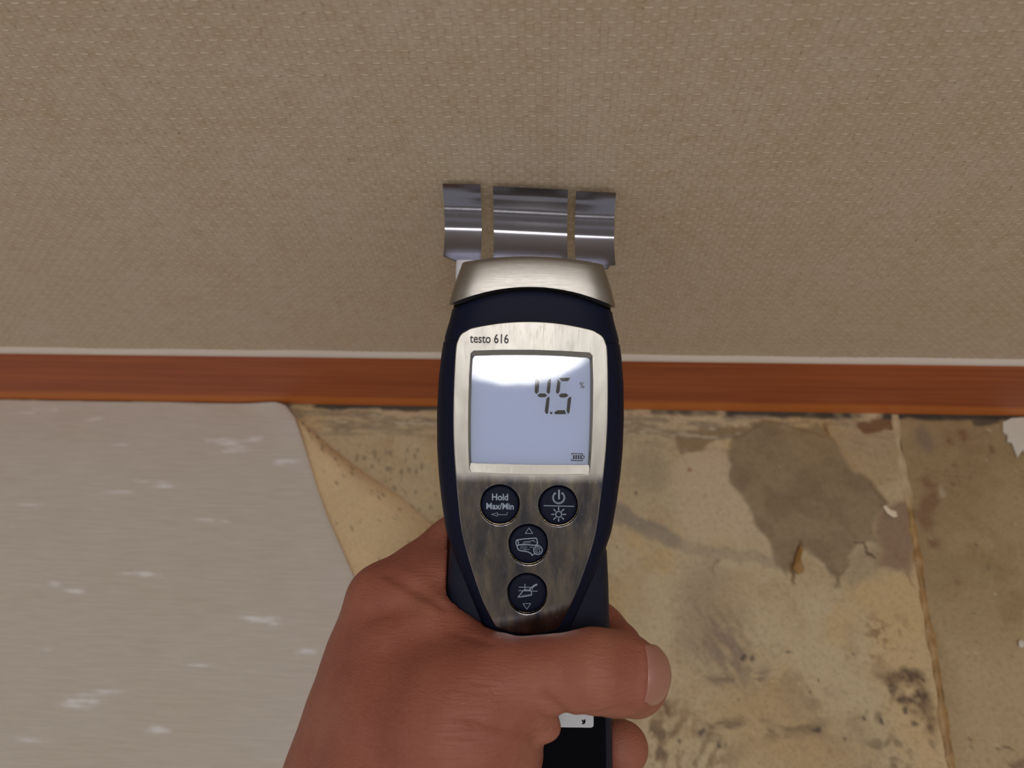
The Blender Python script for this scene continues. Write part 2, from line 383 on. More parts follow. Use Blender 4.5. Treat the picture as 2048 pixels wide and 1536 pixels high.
        lay(poly([(170, 1240), (270, 1260), (400, 1380), (500, 1480), (520, 1640), (140, 1640), (110, 1330)], .008) * sstep(.42, .66, dg), (132, 98, 60), .65)
        lay(poly([(190, 1260), (240, 1265), (275, 1310), (250, 1320)], .002), (104, 66, 36), .8)
        lay(poly([(100, 1300), (300, 1430), (420, 1560), (300, 1640), (120, 1600)], .006) * sstep(.56, .72, dg), (84, 68, 52), .5)
        for a, b, rr in ((725, 1072, 9), (580, 1100, 13), (545, 1090, 14), (815, 1222, 11), (960, 1415, 9), (1272, 1182, 11), (1115, 1342, 12), (1040, 1310, 9), (105, 413, 7), (280, 1440, 12), (370, 1385, 14), (830, 1375, 20), (460, 1440, 13), (1245, 1335, 12), (1190, 1300, 10), (840, 1160, 8), (990, 1080, 7)):
            lay(blob(a, b, rr), (58, 44, 36), .8)
        for _ in range(150):
            a, b = random.uniform(-700, 1300), random.uniform(130, 1600); lay(blob(a, b, random.uniform(2.5, 6)), random.choice([(110, 86, 56), (90, 74, 60), (222, 206, 178)]), .5)
        # left of the meter: mould-like specks
        for _ in range(100):
            t = random.random(); a = 700 + random.gauss(90, 50); b = 900 + t * 180
            p = fl(a, b); rx = random.uniform(1.5, 4) * PXM; ry = rx * random.uniform(1.2, 2.4)
            m = 1 - sstep(.6, 1.2, np.sqrt(((X - p[0]) / rx) ** 2 + ((Y - p[1]) / ry) ** 2)); lay(m, (88, 78, 64), .5)
    # pale plaster strip, broken dark line along the skirting
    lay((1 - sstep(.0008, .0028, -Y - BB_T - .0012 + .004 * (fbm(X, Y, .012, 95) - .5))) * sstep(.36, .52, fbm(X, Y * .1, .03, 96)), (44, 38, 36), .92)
    return col

def board(name, x0f, x1f, right):
    ny, y0, y1 = 260, -.0022, -.235
    far = np.linspace(-.24, -.9, 60); ny = 320
    nx = 620 if not right else 150
    ys = np.concatenate([np.linspace(y0, y1, 260), far]); nx += 60; V = np.zeros((ny, nx, 3))
    for j, y in enumerate(ys):
        a, b = x0f(y), x1f(y); near_ = np.linspace(a, b, nx - 60)
        V[j, :, 0] = np.concatenate([near_, np.linspace(b, 1.2, 61)[1:]]) if right else np.concatenate([np.linspace(-1.2, a, 61)[:-1], near_]); V[j, :, 1] = y
    X, Y = V[..., 0], V[..., 1]
    V[..., 2] = (fbm(X, Y, .02, 5) - .5) * .0010 + (fbm(X, Y, .004, 6) - .5) * .00035
    if not right:      # lip where the damp layer has lifted
        pts = [r7(*p) for p in ((500, 205), (640, 125), (905, 200), (1120, 460), (1085, 600), (962, 680), (935, 785), (805, 650), (705, 738), (582, 520), (472, 280))]
        V[..., 2] += .0005 * (1 - sstep(-.0008, .0008, poly_sd(X, Y, pts)))
        V[..., 2] += .0002
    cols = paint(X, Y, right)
    idx = np.arange(ny * nx).reshape(ny, nx)
    q = np.stack([idx[:-1, :-1], idx[1:, :-1], idx[1:, 1:], idx[:-1, 1:]], -1).reshape(-1, 4)
    me = mesh(name, V.reshape(-1, 3).tolist(), q.tolist()); set_cols(me, cols.reshape(-1, 3))
    return link(name, me, mfb, flo)
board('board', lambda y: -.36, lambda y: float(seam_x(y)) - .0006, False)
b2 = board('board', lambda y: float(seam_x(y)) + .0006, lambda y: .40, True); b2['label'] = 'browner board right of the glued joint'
# dried glue along the joint
mg = MT('dried_glue', rough=.45); vg = mg.coords()
sgx = mg.n('SeparateXYZ'); tcg = mg.n('TexCoord'); mg.l(tcg.outputs['Object'], sgx.inputs[0])
mg.color(mg.mix(mg.math('MULTIPLY', mg.math('ADD', sgx.outputs['Y'], .062), 60.0, True), mg.ramp(mg.noise(vg, 120, 4, .7), [(.3, S(132, 98, 52)), (.55, S(160, 126, 76)), (.8, S(178, 146, 100))]), S(184, 164, 130)))
mg.bump(mg.noise(vg, 700, 4), .5, .0006)
V = []; Fc = []; NB = 160; pr = [(-1, 0), (-.75, .45), (-.35, .8), (0, 1), (.35, .75), (.75, .4), (1, 0)]
for i in range(NB):
    y = -.0030 - .229 * i / (NB - 1); xc = float(seam_x(y)); wd = .0021 + .0009 * math.sin(i * .35) * math.sin(i * .13) + random.uniform(-.0002, .0002)
    for a, b in pr: V.append((xc - .0012 + a * wd, y, b * .0009 * (1 + .3 * math.sin(i * .8)) - .00003))
for i in range(NB - 1):
    for j in range(6): Fc.append((i * 7 + j, (i + 1) * 7 + j, (i + 1) * 7 + j + 1, i * 7 + j + 1))
link('glue_bead', mesh('glue_bead', V, Fc), mg, flo)

# loose bits lying on the boards
def chip(name, pts, th, mat, label, cat, lift=.0003, parent=None, rough=.0003):
    bm = bmesh.new(); ps = [on_floor(*p) for p in pts]
    vs = [bm.verts.new((p.x, p.y, lift + random.uniform(0, rough))) for p in ps]; f = bm.faces.new(vs)
    cen = sum((v.co for v in vs), Vector()) / len(vs)
    r = bmesh.ops.poke(bm, faces=[f]); 
    for v in r['verts']: v.co.z += rough * 1.5
    e = bmesh.ops.extrude_face_region(bm, geom=list(bm.faces))
    bmesh.ops.translate(bm, vec=(0, 0, th), verts=[g for g in e['geom'] if isinstance(g, bmesh.types.BMVert)])
    o = link(name, bm_mesh(name, bm), mat, parent, smooth=False)
    if label: tag(o, label, cat)
    return o
mpap = MT('torn_paper', S(222, 204, 180), .8); mpap.bump(mpap.noise(mpap.coords(), 900), .3, .0002)
mpla = MT('plaster', S(206, 202, 190), .85); mpla.bump(mpla.noise(mpla.coords(), 700, 4), .8, .0008)
mres = MT('brown_residue', S(150, 112, 58), .6); mres.bump(mres.noise(mres.coords(), 800, 4), .6, .0005)
chip('paper_scrap', [(1763, 1014), (1770, 1012), (1778, 1020), (1790, 1024), (1792, 1035), (1784, 1036), (1772, 1028)], .0004, mpap, 'small torn white paper scrap beside the glued joint', 'paper scrap', .0012)
chip('plaster_patch', [(2003, 846), (2020, 838), (2055, 836), (2080, 850), (2075, 905), (2050, 912), (2044, 900), (2032, 916), (2026, 898), (2022, 888), (2012, 884), (2013, 872), (2004, 866)], .0009, mpla, 'white plaster patch stuck to the floor at the right edge', 'plaster')
chip('residue_flake', [(1598, 1092), (1604, 1100), (1600, 1118), (1604, 1146), (1594, 1150), (1584, 1138), (1590, 1112)], .0005, mres, 'curled brown flake of floor residue below the large damp stain', 'flake', .0014, rough=.0012)
chip('plaster_crumb', [(2034, 1282), (2041, 1280), (2046, 1288), (2042, 1296), (2035, 1293)], .0012, mpla, 'white plaster crumb near the right edge of the floor', 'plaster crumb')

# ------------------------------------------------------------------ vinyl flooring, pulled back at its right edge
edge_px = [(553, 806), (575, 815), (592, 838), (603, 872), (616, 915), (634, 975), (655, 1034), (684, 1100), (716, 1172), (752, 1260), (790, 1350), (830, 1440), (870, 1540), (930, 1700)]
crease_px = [(556, 808), (585, 830), (617, 853), (660, 892), (705, 928), (760, 966), (806, 996), (850, 1034), (900, 1085), (960, 1150), (1020, 1240), (1070, 1340), (1110, 1440), (1150, 1540), (1200, 1700)]
TH = .0021
ee = [on_floor(a, b, TH) for a, b in edge_px]; ce_ = [on_floor(a, b, 0) for a, b in crease_px]
def interp_x(lst, y): ys = [-p.y for p in lst]; return np.interp(-y, ys, [p.x for p in lst])
mv = MT('beige_vinyl', rough=.42, Specular_IOR_Level=.35)
at = mv.n('Attribute'); at.attribute_name = 'paint'
mcv = mv.coords((6, 90, 1)); nv = mv.noise(mcv, 8, 4, .65); nv2 = mv.noise(mv.coords((1, 1, 1)), 2600, 2)
mv.color(mv.mix(1.0, at.outputs['Color'], mv.ramp(nv, [(.25, (.88, .87, .85, 1)), (.7, (1.07, 1.07, 1.07, 1))]), 'MULTIPLY'))
mv.bump(mv.math('ADD', mv.math('MULTIPLY', nv, .4), nv2), .12, .0003)
ny, nx = 280, 470
ys = np.concatenate([np.linspace(-.0036, -.235, 230), np.linspace(-.24, -.9, 50)])
V = np.zeros((ny, nx, 3))
for j, y in enumerate(ys):
    xe = float(interp_x(ee, y)); V[j, :, 0] = np.concatenate([np.linspace(-1.2, -.36, 51)[:-1], np.linspace(-.36, xe, nx - 50)]); V[j, :, 1] = y
    dx = xe - V[j, :, 0]
    lift = .0028 * math.exp(-((y + .004) / .02) ** 2) + .0012
    V[j, :, 2] = TH + lift * np.exp(-(dx / .016) ** 2) - .0006 * np.exp(-(dx / .002) ** 2)
X, Y = V[..., 0], V[..., 1]
V[..., 2] += (fbm(X, Y, .06, 15) - .5) * .0008
cv = np.zeros(X.shape + (3,)); c3 = lambda *a: np.array(S(*a)[:3]) * .95
cv[:] = c3(196, 188, 180)
st = fbm(X * .25, Y, .012, 101)[..., None]; cv = cv * (1 - .25 * sstep(.4, .7, st)) + c3(190, 178, 162) * .25 * sstep(.4, .7, st)
flecks = [(470, 886, 60, 7), (440, 880, 40, 5), (490, 893, 46, 4), (510, 878, 20, 6), (460, 903, 50, 4), (575, 923, 38, 7), (560, 926, 30, 4), (310, 965, 62, 4), (330, 972, 34, 4), (240, 984, 40, 3), (240, 890, 30, 3),
          (90, 818, 40, 4), (60, 825, 40, 3), (195, 838, 30, 3), (290, 1148, 34, 5), (262, 1146, 22, 3), (100, 1167, 26, 6), (80, 1172, 36, 3), (150, 1182, 26, 6), (530, 1240, 36, 7), (505, 1236, 30, 4), (545, 1248, 26, 4), (612, 1303, 28, 6),
          (190, 1388, 60, 5), (165, 1402, 50, 6), (150, 1412, 40, 5), (215, 1382, 30, 4), (318, 1460, 24, 6), (15, 1052, 24, 4), (60, 1010, 40, 3), (400, 1330, 40, 3), (90, 1300, 40, 3), (560, 1120, 30, 3), (420, 1040, 50, 3), (60, 1480, 40, 3)]
rs = np.random.RandomState(4)
fb = fbm(X, Y * 3, .006, 111)
for (a, b, rx, ry) in flecks:
    p = on_floor(a, b, TH); ang = rs.uniform(-.05, .12)
    dx = (X - p.x) * math.cos(ang) + (Y - p.y) * math.sin(ang); dy = -(X - p.x) * math.sin(ang) + (Y - p.y) * math.cos(ang)
    q = np.sqrt((dx / (rx * PXM)) ** 2 + (dy / (ry * PXM)) ** 2) + (fb - .5) * 1.1
    m = ((1 - sstep(.0, 1.25, q)) * sstep(.25, .6, fbm(X, Y * 6, .012, 131)))[..., None] * .85; cv = cv * (1 - m) + c3(232, 232, 236) * m
idx = np.arange(ny * nx).reshape(ny, nx)
q = np.stack([idx[:-1, :-1], idx[1:, :-1], idx[1:, 1:], idx[:-1, 1:]], -1).reshape(-1, 4).tolist()
top = V.reshape(-1, 3); bot = top.copy(); bot[:, 2] -= TH * .8; n0 = len(top)
# sides
rim = list(idx[:, -1]); sd = [(int(rim[i]), int(rim[i + 1]), int(rim[i + 1]) + n0, int(rim[i]) + n0) for i in range(len(rim) - 1)]
rim = list(idx[0, :]); sd += [(int(rim[i + 1]), int(rim[i]), int(rim[i]) + n0, int(rim[i + 1]) + n0) for i in range(len(rim) - 1)]
me = mesh('vinyl_flooring', np.vstack([top, bot]).tolist(), q + [[b + n0 for b in reversed(f)] for f in q] + sd)
set_cols(me, np.vstack([cv.reshape(-1, 3), cv.reshape(-1, 3)]))
vin = link('vinyl_flooring', me, mv, angle=40)
tag(vin, 'pale beige vinyl flooring with white flecks lying on the left, right edge pulled up', 'flooring')
# its backing: lighter layer that slopes from the lifted edge down to the boards
mbk = MT('vinyl_backing', rough=.7); at = mbk.n('Attribute'); at.attribute_name = 'paint'
nk = mbk.noise(mbk.coords(), 500, 4, .6); mbk.color(mbk.mix(1.0, at.outputs['Color'], mbk.ramp(nk, [(.25, (.86, .84, .8, 1)), (.7, (1.05, 1.05, 1.05, 1))]), 'MULTIPLY')); mbk.bump(nk, .3, .0004)
nxk = 90; V = np.zeros((ny, nxk, 3))
for j, y in enumerate(ys):
    xe = float(interp_x(ee, y)) - .001; xc = max(float(interp_x(ce_, y)), xe + .0006); t = np.linspace(0, 1, nxk)
    V[j, :, 0] = xe + (xc - xe) * t; V[j, :, 1] = y
    wd = xc - xe; hb = min(.0052, wd * .22)
    V[j, :, 2] = .0009 * (1 - t) + hb * np.sin(math.pi * np.clip(t, 0, 1) ** 1.25) ** .9 + .0004
X, Y = V[..., 0], V[..., 1]
cb = np.zeros(X.shape + (3,)); cb[:] = c3(214, 188, 146)
gb = sstep(.4, .65, fbm(X, Y, .02, 121))[..., None] * .5; cb = cb * (1 - gb) + c3(202, 178, 140) * gb
def lay_b(m, c, a): 
    global cb
    m = m[..., None] * a; cb = cb * (1 - m) + c3(*c) * m
xe_g = V[:, :1, 0]; lay_b(1 - sstep(.0008, .0022, X - xe_g), (196, 152, 100), .7)
for _ in range(170):
    i = random.randrange(10, ny); t = min(1, abs(random.gauss(.72, .25))); jx = min(nxk - 1, int(t * nxk)); x, y = V[i, jx, 0], V[i, jx, 1]
    rx = random.uniform(1.2, 3.0) * PXM; ry = rx * random.uniform(1.0, 2.6)
    sh = (Y - y) * .6
    lay_b(1 - sstep(.5, 1.2, np.sqrt(((X - x + sh) / rx) ** 2 + ((Y - y) / ry) ** 2)), random.choice([(70, 60, 50), (96, 88, 80), (110, 98, 82)]), .8)
idx = np.arange(ny * nxk).reshape(ny, nxk)
q = np.stack([idx[:-1, :-1], idx[1:, :-1], idx[1:, 1:], idx[:-1, 1:]], -1).reshape(-1, 4).tolist()
me = mesh('backing', V.reshape(-1, 3).tolist(), q); set_cols(me, cb.reshape(-1, 3)); bk = link('backing', me, mbk, vin); bk['label'] = 'yellowish backing layer with dark mould specks'

# ------------------------------------------------------------------ the meter
met = bpy.data.objects.new('moisture_meter', None); C.objects.link(met); met.matrix_world = MET
tag(met, 'dark blue handheld moisture meter with brushed metal face held against the wallpaper', 'moisture meter')
LOC = Matrix()
m_navy = MT('navy_plastic', S(16, 21, 42), .55, Specular_IOR_Level=.12); m_navy.bump(m_navy.noise(m_navy.coords(), 2500, 2), .12, .0002)
m_grip = MT('textured_navy_plastic', S(26, 30, 47), .6, Specular_IOR_Level=.2); m_grip.bump(m_grip.noise(m_grip.coords(), 3500, 2), .4, .0002)
m_blk = MT('black_rubber', S(3, 3, 9), .6, Specular_IOR_Level=.06); m_blk.bump(m_blk.noise(m_blk.coords(), 3000, 2), .15, .0001)
def brushed(name, col, r0, scale, rough=.25, strength=.10):
    m = MT(name, col, rough, 1.0); v = m.coords(scale); nn = m.noise(v, 1, 3, .6)
    m.bump(nn, strength, .00006); 
    m.l(m.math('ADD', m.math('MULTIPLY', nn, .22), r0), m.b.inputs['Roughness']); return m
m_cap = brushed('brushed_steel_cap', S(156, 152, 147), .26, (120, 9000, 600), strength=.5)
m_plate = MT('brushed_steel_plate', S(160, 156, 151), .3, 1.0); pv = m_plate.coords((9000, 260, 600)); pn = m_plate.noise(pv, 1, 3, .6)
psx = m_plate.n('SeparateXYZ'); ptc = m_plate.n('TexCoord'); m_plate.l(ptc.outputs['Object'], psx.inputs[0])
polish_refl = m_plate.math('MULTIPLY', m_plate.math('ADD', psx.outputs['Y'], .0105), 260.0, True)          # matt above, polished around the keys; also masks the painted reflections
patch = m_plate.math('MULTIPLY', m_plate.math('SUBTRACT', m_plate.noise(m_plate.coords(), 110, 5, .7), .50), .25, True)
m_plate.l(m_plate.math('ADD', m_plate.math('ADD', m_plate.math('MULTIPLY', polish_refl, .25), .08), m_plate.math('ADD', m_plate.math('MULTIPLY', pn, .10), patch)), m_plate.b.inputs['Roughness'])
dent = m_plate.noise(m_plate.coords((90, 40, 90)), 1, 2)
scr = m_plate.noise(m_plate.coords((2600, 120, 300)), 1, 4, .75, 3.0); scr = m_plate.math('MULTIPLY', m_plate.math('SUBTRACT', scr, .60), 6.0, True)
m_plate.bump(m_plate.math('ADD', m_plate.math('ADD', pn, m_plate.math('MULTIPLY', dent, 22.0)), m_plate.math('MULTIPLY', scr, 1.2)), .30, .00006)
m_plate.color(m_plate.mix(m_plate.math('MINIMUM', polish_refl, 1.0), m_plate.ramp(m_plate.noise(m_plate.coords((210, 60, 100)), 1, 3, .6), [(.34, S(96, 99, 112)), (.50, S(124, 123, 127)), (.68, S(154, 147, 138))]), m_plate.mix(m_plate.noise(m_plate.coords((160, 30, 100)), 1, 3, .6), S(150, 147, 143), S(172, 168, 160))))  # lower blue-brown blotches imitate dark reflections in the metal
m_frame = brushed('polished_frame', S(140, 137, 131), .30, (4000, 400, 600), strength=.08)
m_ring = MT('chrome_ring', S(220, 205, 176), .16, 1.0); m_ring.bump(m_ring.noise(m_ring.coords(), 2500, 3), .3, .0001)

hwt = [(575, 158), (612, 164), (640, 170), (665, 175), (700, 180), (760, 185), (830, 187), (900, 185.5), (950, 181.5), (1000, 175.5), (1060, 166), (1115, 148), (1160, 129), (1200, 112), (1240, 95), (1265, 83), (1285, 60)]
def hw(v): return float(np.interp(v, [a for a, b in hwt], [b for a, b in hwt]))
def section(v, h, zc, zd, n=4.5, m=120, arc=0.0, zs=None):
    e = 2.0 / n; A = np.linspace(0, 2 * np.pi, 1441); ca, sa = np.cos(A), np.sin(A)
    xs = np.sign(ca) * np.abs(ca) ** e; zs_ = np.sign(sa) * np.abs(sa) ** e
    L = np.concatenate([[0], np.cumsum(np.hypot(np.diff(xs) * h * DM / F, np.diff(zs_) * zd))]); tt = np.linspace(0, L[-1], m + 1)[:-1]
    return [tuple(U(h * x, v + arc * x * x, zc + zd * z)) for x, z in zip(np.interp(tt, L, xs), np.interp(tt, L, zs_))]
SEAM = 672
# main housing, with the black tapering rim that carries the plate
vsn = list(np.linspace(SEAM, 1255, 44)) + [1268, 1277, 1283, 1286]
loops = []
for v in vsn:
    h = hw(v); zd = .0175 if v < 1000 else .0175 - .006 * min(1, (v - 1000) / 200)
    if v > 1260: h = 86 * math.sqrt(max(.02, 1 - ((v - 1262) / 26) ** 2))
    loops.append(section(v, h, -zd - .0020, zd, 5.0, arc=14 * max(0, 1 - (v - SEAM) / 120)))
link('housing', loft('housing', loops), m_navy, met, angle=50)
# hood above the seam
loops = [section(v, hw(v) - (1.6 if i in (0, 9) else 0) , -.0175 - .0012, .0175 - (.0004 if i in (0, 9) else 0), 5.0, arc=14 + 24 * (SEAM - v) / 95) for i, v in enumerate(list(np.linspace(SEAM - 1.2, 586, 9)) + [583])]
link('hood', loft('hood', loops), m_navy, met, angle=50)
# black gasket and steel cap
link('gasket', loft('gasket', [section(v, 157, -.019, .0166, 5, arc=37) for v in (594, 570)]), m_blk, met, angle=50)
cap = []
for v, h, dz in ((575, 165, -.0006), (573.6, 166.5, 0), (560, 162, 0), (545, 156.0, -.0002), (530, 149, -.0006), (520, 144, -.0010), (515, 142, -.0014), (512.6, 139, -.0020), (511.6, 134, -.0034)):
    arc = 38 - 24 * (575 - v) / 63
    cap.append(section(v, h, -.0180, .0186 + dz, 9.0, arc=arc, m=120))
link('cap', loft('cap', cap), m_cap, met, angle=60)
# handle
loops = [section(v, h, -.023, .0165, 5.5) for v, h in ((1040, 120), (1075, 150), (1100, 157), (1160, 161), (1250, 165), (1350, 169), (1440, 173), (1540, 176), (1640, 176), (1730, 172), (1760, 160), (1770, 130))]
link('handle', loft('handle', loops), m_grip, met, angle=50)

# flat plates with holes come from filled 2D curves, cut finely so that they can be bowed
def catmull(pts, n=8, closed=True):
    out = []; N = len(pts)
    for i in range(N if closed else N - 1):
        p0, p1, p2, p3 = (Vector(pts[(i + k) % N] if closed else pts[min(max(i + k, 0), N - 1)]) for k in (-1, 0, 1, 2))
        for j in range(n):
            t = j / n; out.append(.5 * ((2 * p1) + (-p0 + p2) * t + (2 * p0 - 5 * p1 + 4 * p2 - p3) * t * t + (-p0 + 3 * p1 - 3 * p2 + p3) * t ** 3))
    if not closed: out.append(Vector(pts[-1]))
    return out
def filled(name, outlines, depth=0, bevel=0, seg=2):
    cu = bpy.data.curves.new(name, 'CURVE'); cu.dimensions = '2D'; cu.fill_mode = 'BOTH' if depth else 'FRONT'
    for pts in outlines:
        s = cu.splines.new('POLY'); s.points.add(len(pts) - 1); s.use_cyclic_u = True
        for p, q_ in zip(s.points, pts): p.co = (q_[0] * 1000, q_[1] * 1000, 0, 1)
    cu.extrude = depth * 1000; cu.bevel_depth = bevel * 1000; cu.bevel_resolution = seg
    o = bpy.data.objects.new(name, cu); C.objects.link(o)
    dg = bpy.context.evaluated_depsgraph_get(); me = bpy.data.meshes.new_from_object(o.evaluated_get(dg))
    C.objects.unlink(o); bpy.data.objects.remove(o); bpy.data.curves.remove(cu)
    me.transform(Matrix.Scale(.001, 4)); me.materials.clear(); return me
def bow(me, kx, ky, z0, cuts=26):
    bm = bmesh.new(); bm.from_mesh(me)
    xs = [v.co.x for v in bm.verts]; ys_ = [v.co.y for v in bm.verts]
    for ax, lo, hi in ((0, min(xs), max(xs)), (1, min(ys_), max(ys_))):
        for i in range(1, cuts):
            c_ = lo + (hi - lo) * i / cuts; co = [0, 0, 0]; no = [0, 0, 0]; co[ax] = c_; no[ax] = 1
            bmesh.ops.bisect_plane(bm, geom=bm.verts[:] + bm.edges[:] + bm.faces[:], plane_co=co, plane_no=no)
    for v in bm.verts: v.co.z += z0 - kx * v.co.x ** 2 - ky * (v.co.y) ** 2
    bm.to_mesh(me); bm.free(); return me
def circ(cx, cy, r, n=48): return [U(cx + r * math.cos(2 * math.pi * k / n), cy + r * math.sin(2 * math.pi * k / n)) for k in range(n)]
plate_half = [(664, 128), (672, 140), (684, 146), (700, 149.5), (760, 152), (830, 152.5), (880, 151), (930, 147.5), (1000, 140.5), (1071, 130.5), (1141, 110), (1199, 89), (1240, 69), (1251, 62)]
PO = [(-b, a) for a, b in plate_half] + [(-50, 1257), (-25, 1263), (0, 1264.5), (25, 1263), (50, 1257)] + [(b, a) for a, b in reversed(plate_half)] + [(118, 659.5), (90, 653.5), (50, 647.5), (0, 645), (-50, 647.5), (-90, 653.5), (-118, 659.5)]
plate_out = [p for p in catmull([U(*p) for p in PO], 4)]
WIN = [(-116, 703), (-60, 700.5), (0, 699.5), (60, 700.5), (116, 703), (122, 709), (124.5, 760), (125, 830), (123.5, 900), (121, 940), (117, 947), (60, 949), (0, 949.5), (-60, 949), (-117, 947), (-121, 940), (-123.5, 900), (-125, 830), (-124.5, 760), (-122, 709)]
BUT = {'hold': (-58, 1010), 'power': (58.5, 1010), 'log': (0, 1088), 'trowel': (-.5, 1186)}
holes = [[U(*p) for p in WIN]] + [circ(a, b, 42.5) for a, b in BUT.values()]
KX, KY = 0.55, .05
def face_z(x, y, z0=.0008): return z0 - KX * x * x - KY * y * y
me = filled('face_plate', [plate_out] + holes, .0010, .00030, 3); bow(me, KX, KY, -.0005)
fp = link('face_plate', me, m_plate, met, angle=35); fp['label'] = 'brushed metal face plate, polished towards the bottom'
# bevelled frame sloping down to the glass
IN = [(-113, 713.5), (-60, 711), (0, 710), (60, 711), (113, 714), (117.5, 720), (119, 760), (119.5, 830), (118.5, 890), (117, 924), (113, 928), (60, 929), (0, 929.5), (-60, 929), (-113, 928), (-117, 924), (-118.5, 890), (-119.5, 830), (-119, 760), (-117.5, 720)]
GZ = -.0004
l0 = []; l1 = []; l2 = []; l3 = []
for a, b in zip(catmull([U(*p) for p in WIN], 4), catmull([U(*p) for p in IN], 4)):
    l0.append((a.x * 1.006, a.y + (a.y - U(0, 825).y) * .006, face_z(a.x, a.y, .0003))); l1.append((a.x * .997, a.y, face_z(a.x, a.y, .00075)))
    l2.append((b.x * 1.004, b.y, GZ + .0004)); l3.append((b.x, b.y, GZ - .0003))
bm_me = loft('display_frame', [l0, l1, l2, l3], cap=False)
link('display_frame', bm_me, m_frame, fp, angle=45)

# display: reflective panel, segments, clear window
m_lcd = MT('liquid_crystal_panel', S(213, 225, 252), .6); m_lcd.bump(m_lcd.noise(m_lcd.coords(), 4000, 2), .1, .0001)
m_seg = MT('display_segments', S(8, 8, 16), .5); m_seg.bump(m_seg.noise(m_seg.coords(), 4000, 2), .05, .0001)
m_ink = MT('dark_print', S(20, 22, 34), .5); m_ink.bump(m_ink.noise(m_ink.coords(), 4000, 2), .05, .0001)
m_sym = MT('pale_print', S(150, 164, 186), .55); m_sym.bump(m_sym.noise(m_sym.coords(), 4000, 2), .05, .0001)
ZL = GZ - .0009
lw = [tuple(Vector((p.x * 1.02, p.y + (p.y - U(0, 820).y) * .02, ZL))) for p in [U(a, b) for a, b in IN]]
me = filled('display', [lw], 0); me.transform(Matrix.Translation((0, 0, ZL)))
disp = link('display', me, m_lcd, met); disp['label'] = 'grey liquid crystal display reading 4.5 percent'
def flat_polys(name, polys, z, mat, parent, depth=.00004):
    bm = bmesh.new()
    for poly in polys:
        vs = [bm.verts.new((p.x, p.y, z)) for p in poly]
        try: bm.faces.new(vs)
        except ValueError: pass
    bmesh.ops.triangulate(bm, faces=bm.faces)
    e = bmesh.ops.extrude_face_region(bm, geom=list(bm.faces)); bmesh.ops.translate(bm, vec=(0, 0, depth), verts=[g for g in e['geom'] if isinstance(g, bmesh.types.BMVert)])
    return link(name, bm_mesh(name, bm), mat, parent, smooth=False)
def ph(px, py, z=0): return P(px, py, DM - z)
def c2(cx, cy): return ph(860 + cx / 4.3875, 620 + cy / 4.3875, ZL)
four = [[(922, 608), (934, 600), (960, 622), (953, 718), (936, 738), (918, 722)], [(1032, 622), (1058, 600), (1062, 615), (1052, 728), (1040, 738), (1022, 720)],
        [(940, 750), (962, 732), (1010, 732), (1030, 750), (1008, 766), (962, 766)], [(1022, 775), (1045, 758), (1050, 775), (1036, 908), (1018, 912), (1006, 890)]]
five = [[(1130, 596), (1232, 594), (1212, 624), (1152, 626)], [(1120, 605), (1145, 632), (1138, 715), (1122, 738), (1104, 722)], [(1128, 750), (1150, 732), (1196, 732), (1216, 750), (1192, 768), (1146, 768)],
        [(1208, 778), (1232, 758), (1240, 772), (1224, 900), (1212, 914), (1198, 886)], [(1090, 898), (1118, 880), (1182, 878), (1196, 914), (1096, 914)]]
for nm, sg in (('digit', four), ('digit', five)):
    flat_polys(nm, [[c2(*p) for p in s_] for s_ in sg], ZL + .00006, m_seg, disp)
flat_polys('decimal_point', [[c2(*p) for p in ((1054, 894), (1074, 894), (1073, 913), (1053, 913))]], ZL + .00006, m_seg, disp)
bat = [[(1240, 1256), (1342, 1258), (1342, 1265), (1247, 1263), (1246, 1273), (1240, 1273)], [(1336, 1263), (1342, 1263), (1343, 1278), (1337, 1278)], [(1337, 1276), (1356, 1278), (1355, 1303), (1337, 1303), (1337, 1297), (1349, 1297), (1349, 1284), (1337, 1283)],
       [(1335, 1302), (1341, 1302), (1340, 1325), (1334, 1325)], [(1238, 1308), (1245, 1308), (1245, 1317), (1336, 1319), (1336, 1326), (1238, 1324)]]
for k in range(4):
    a = 1255 + k * 21; bat.append([(a, 1272), (a + 14, 1272), (a + 13, 1310), (a - 1, 1310)])
flat_polys('battery_symbol', [[c2(*p) for p in s_] for s_ in bat], ZL + .00006, m_ink, disp)

_font_bold = None
def text_mesh(name, s, size, at_, mat, parent, z, condense=1.0, align='CENTER', off=0.0, zfun=None):
    cu = bpy.data.curves.new(name, 'FONT'); cu.body = s; cu.size = 1.0; cu.align_x = align; cu.offset = off; cu.resolution_u = 4; cu.extrude = 0.01
    o = bpy.data.objects.new(name, cu); C.objects.link(o); dg = bpy.context.evaluated_depsgraph_get(); me = bpy.data.meshes.new_from_object(o.evaluated_get(dg))
    C.objects.unlink(o); bpy.data.objects.remove(o); me.materials.clear()
    me.transform(Matrix.Diagonal((size * condense, size, .005, 1)))
    me.transform(Matrix.Translation((at_.x, at_.y, 0)))
    for v in me.vertices: v.co.z += (zfun(v.co.x, v.co.y) if zfun else z)
    return link(name, me, mat, parent, smooth=False)
K = DM / F
text_mesh('percent_sign', '%', 17.5 * K, c2(1333, 686), m_ink, disp, ZL + .0001, .88)
text_mesh('lettering', 'testo 616', 25.5 * K, ph(940, 685.5), m_ink, fp, 0, .79, 'LEFT', .016, lambda x, y: face_z(x, y, .00098))
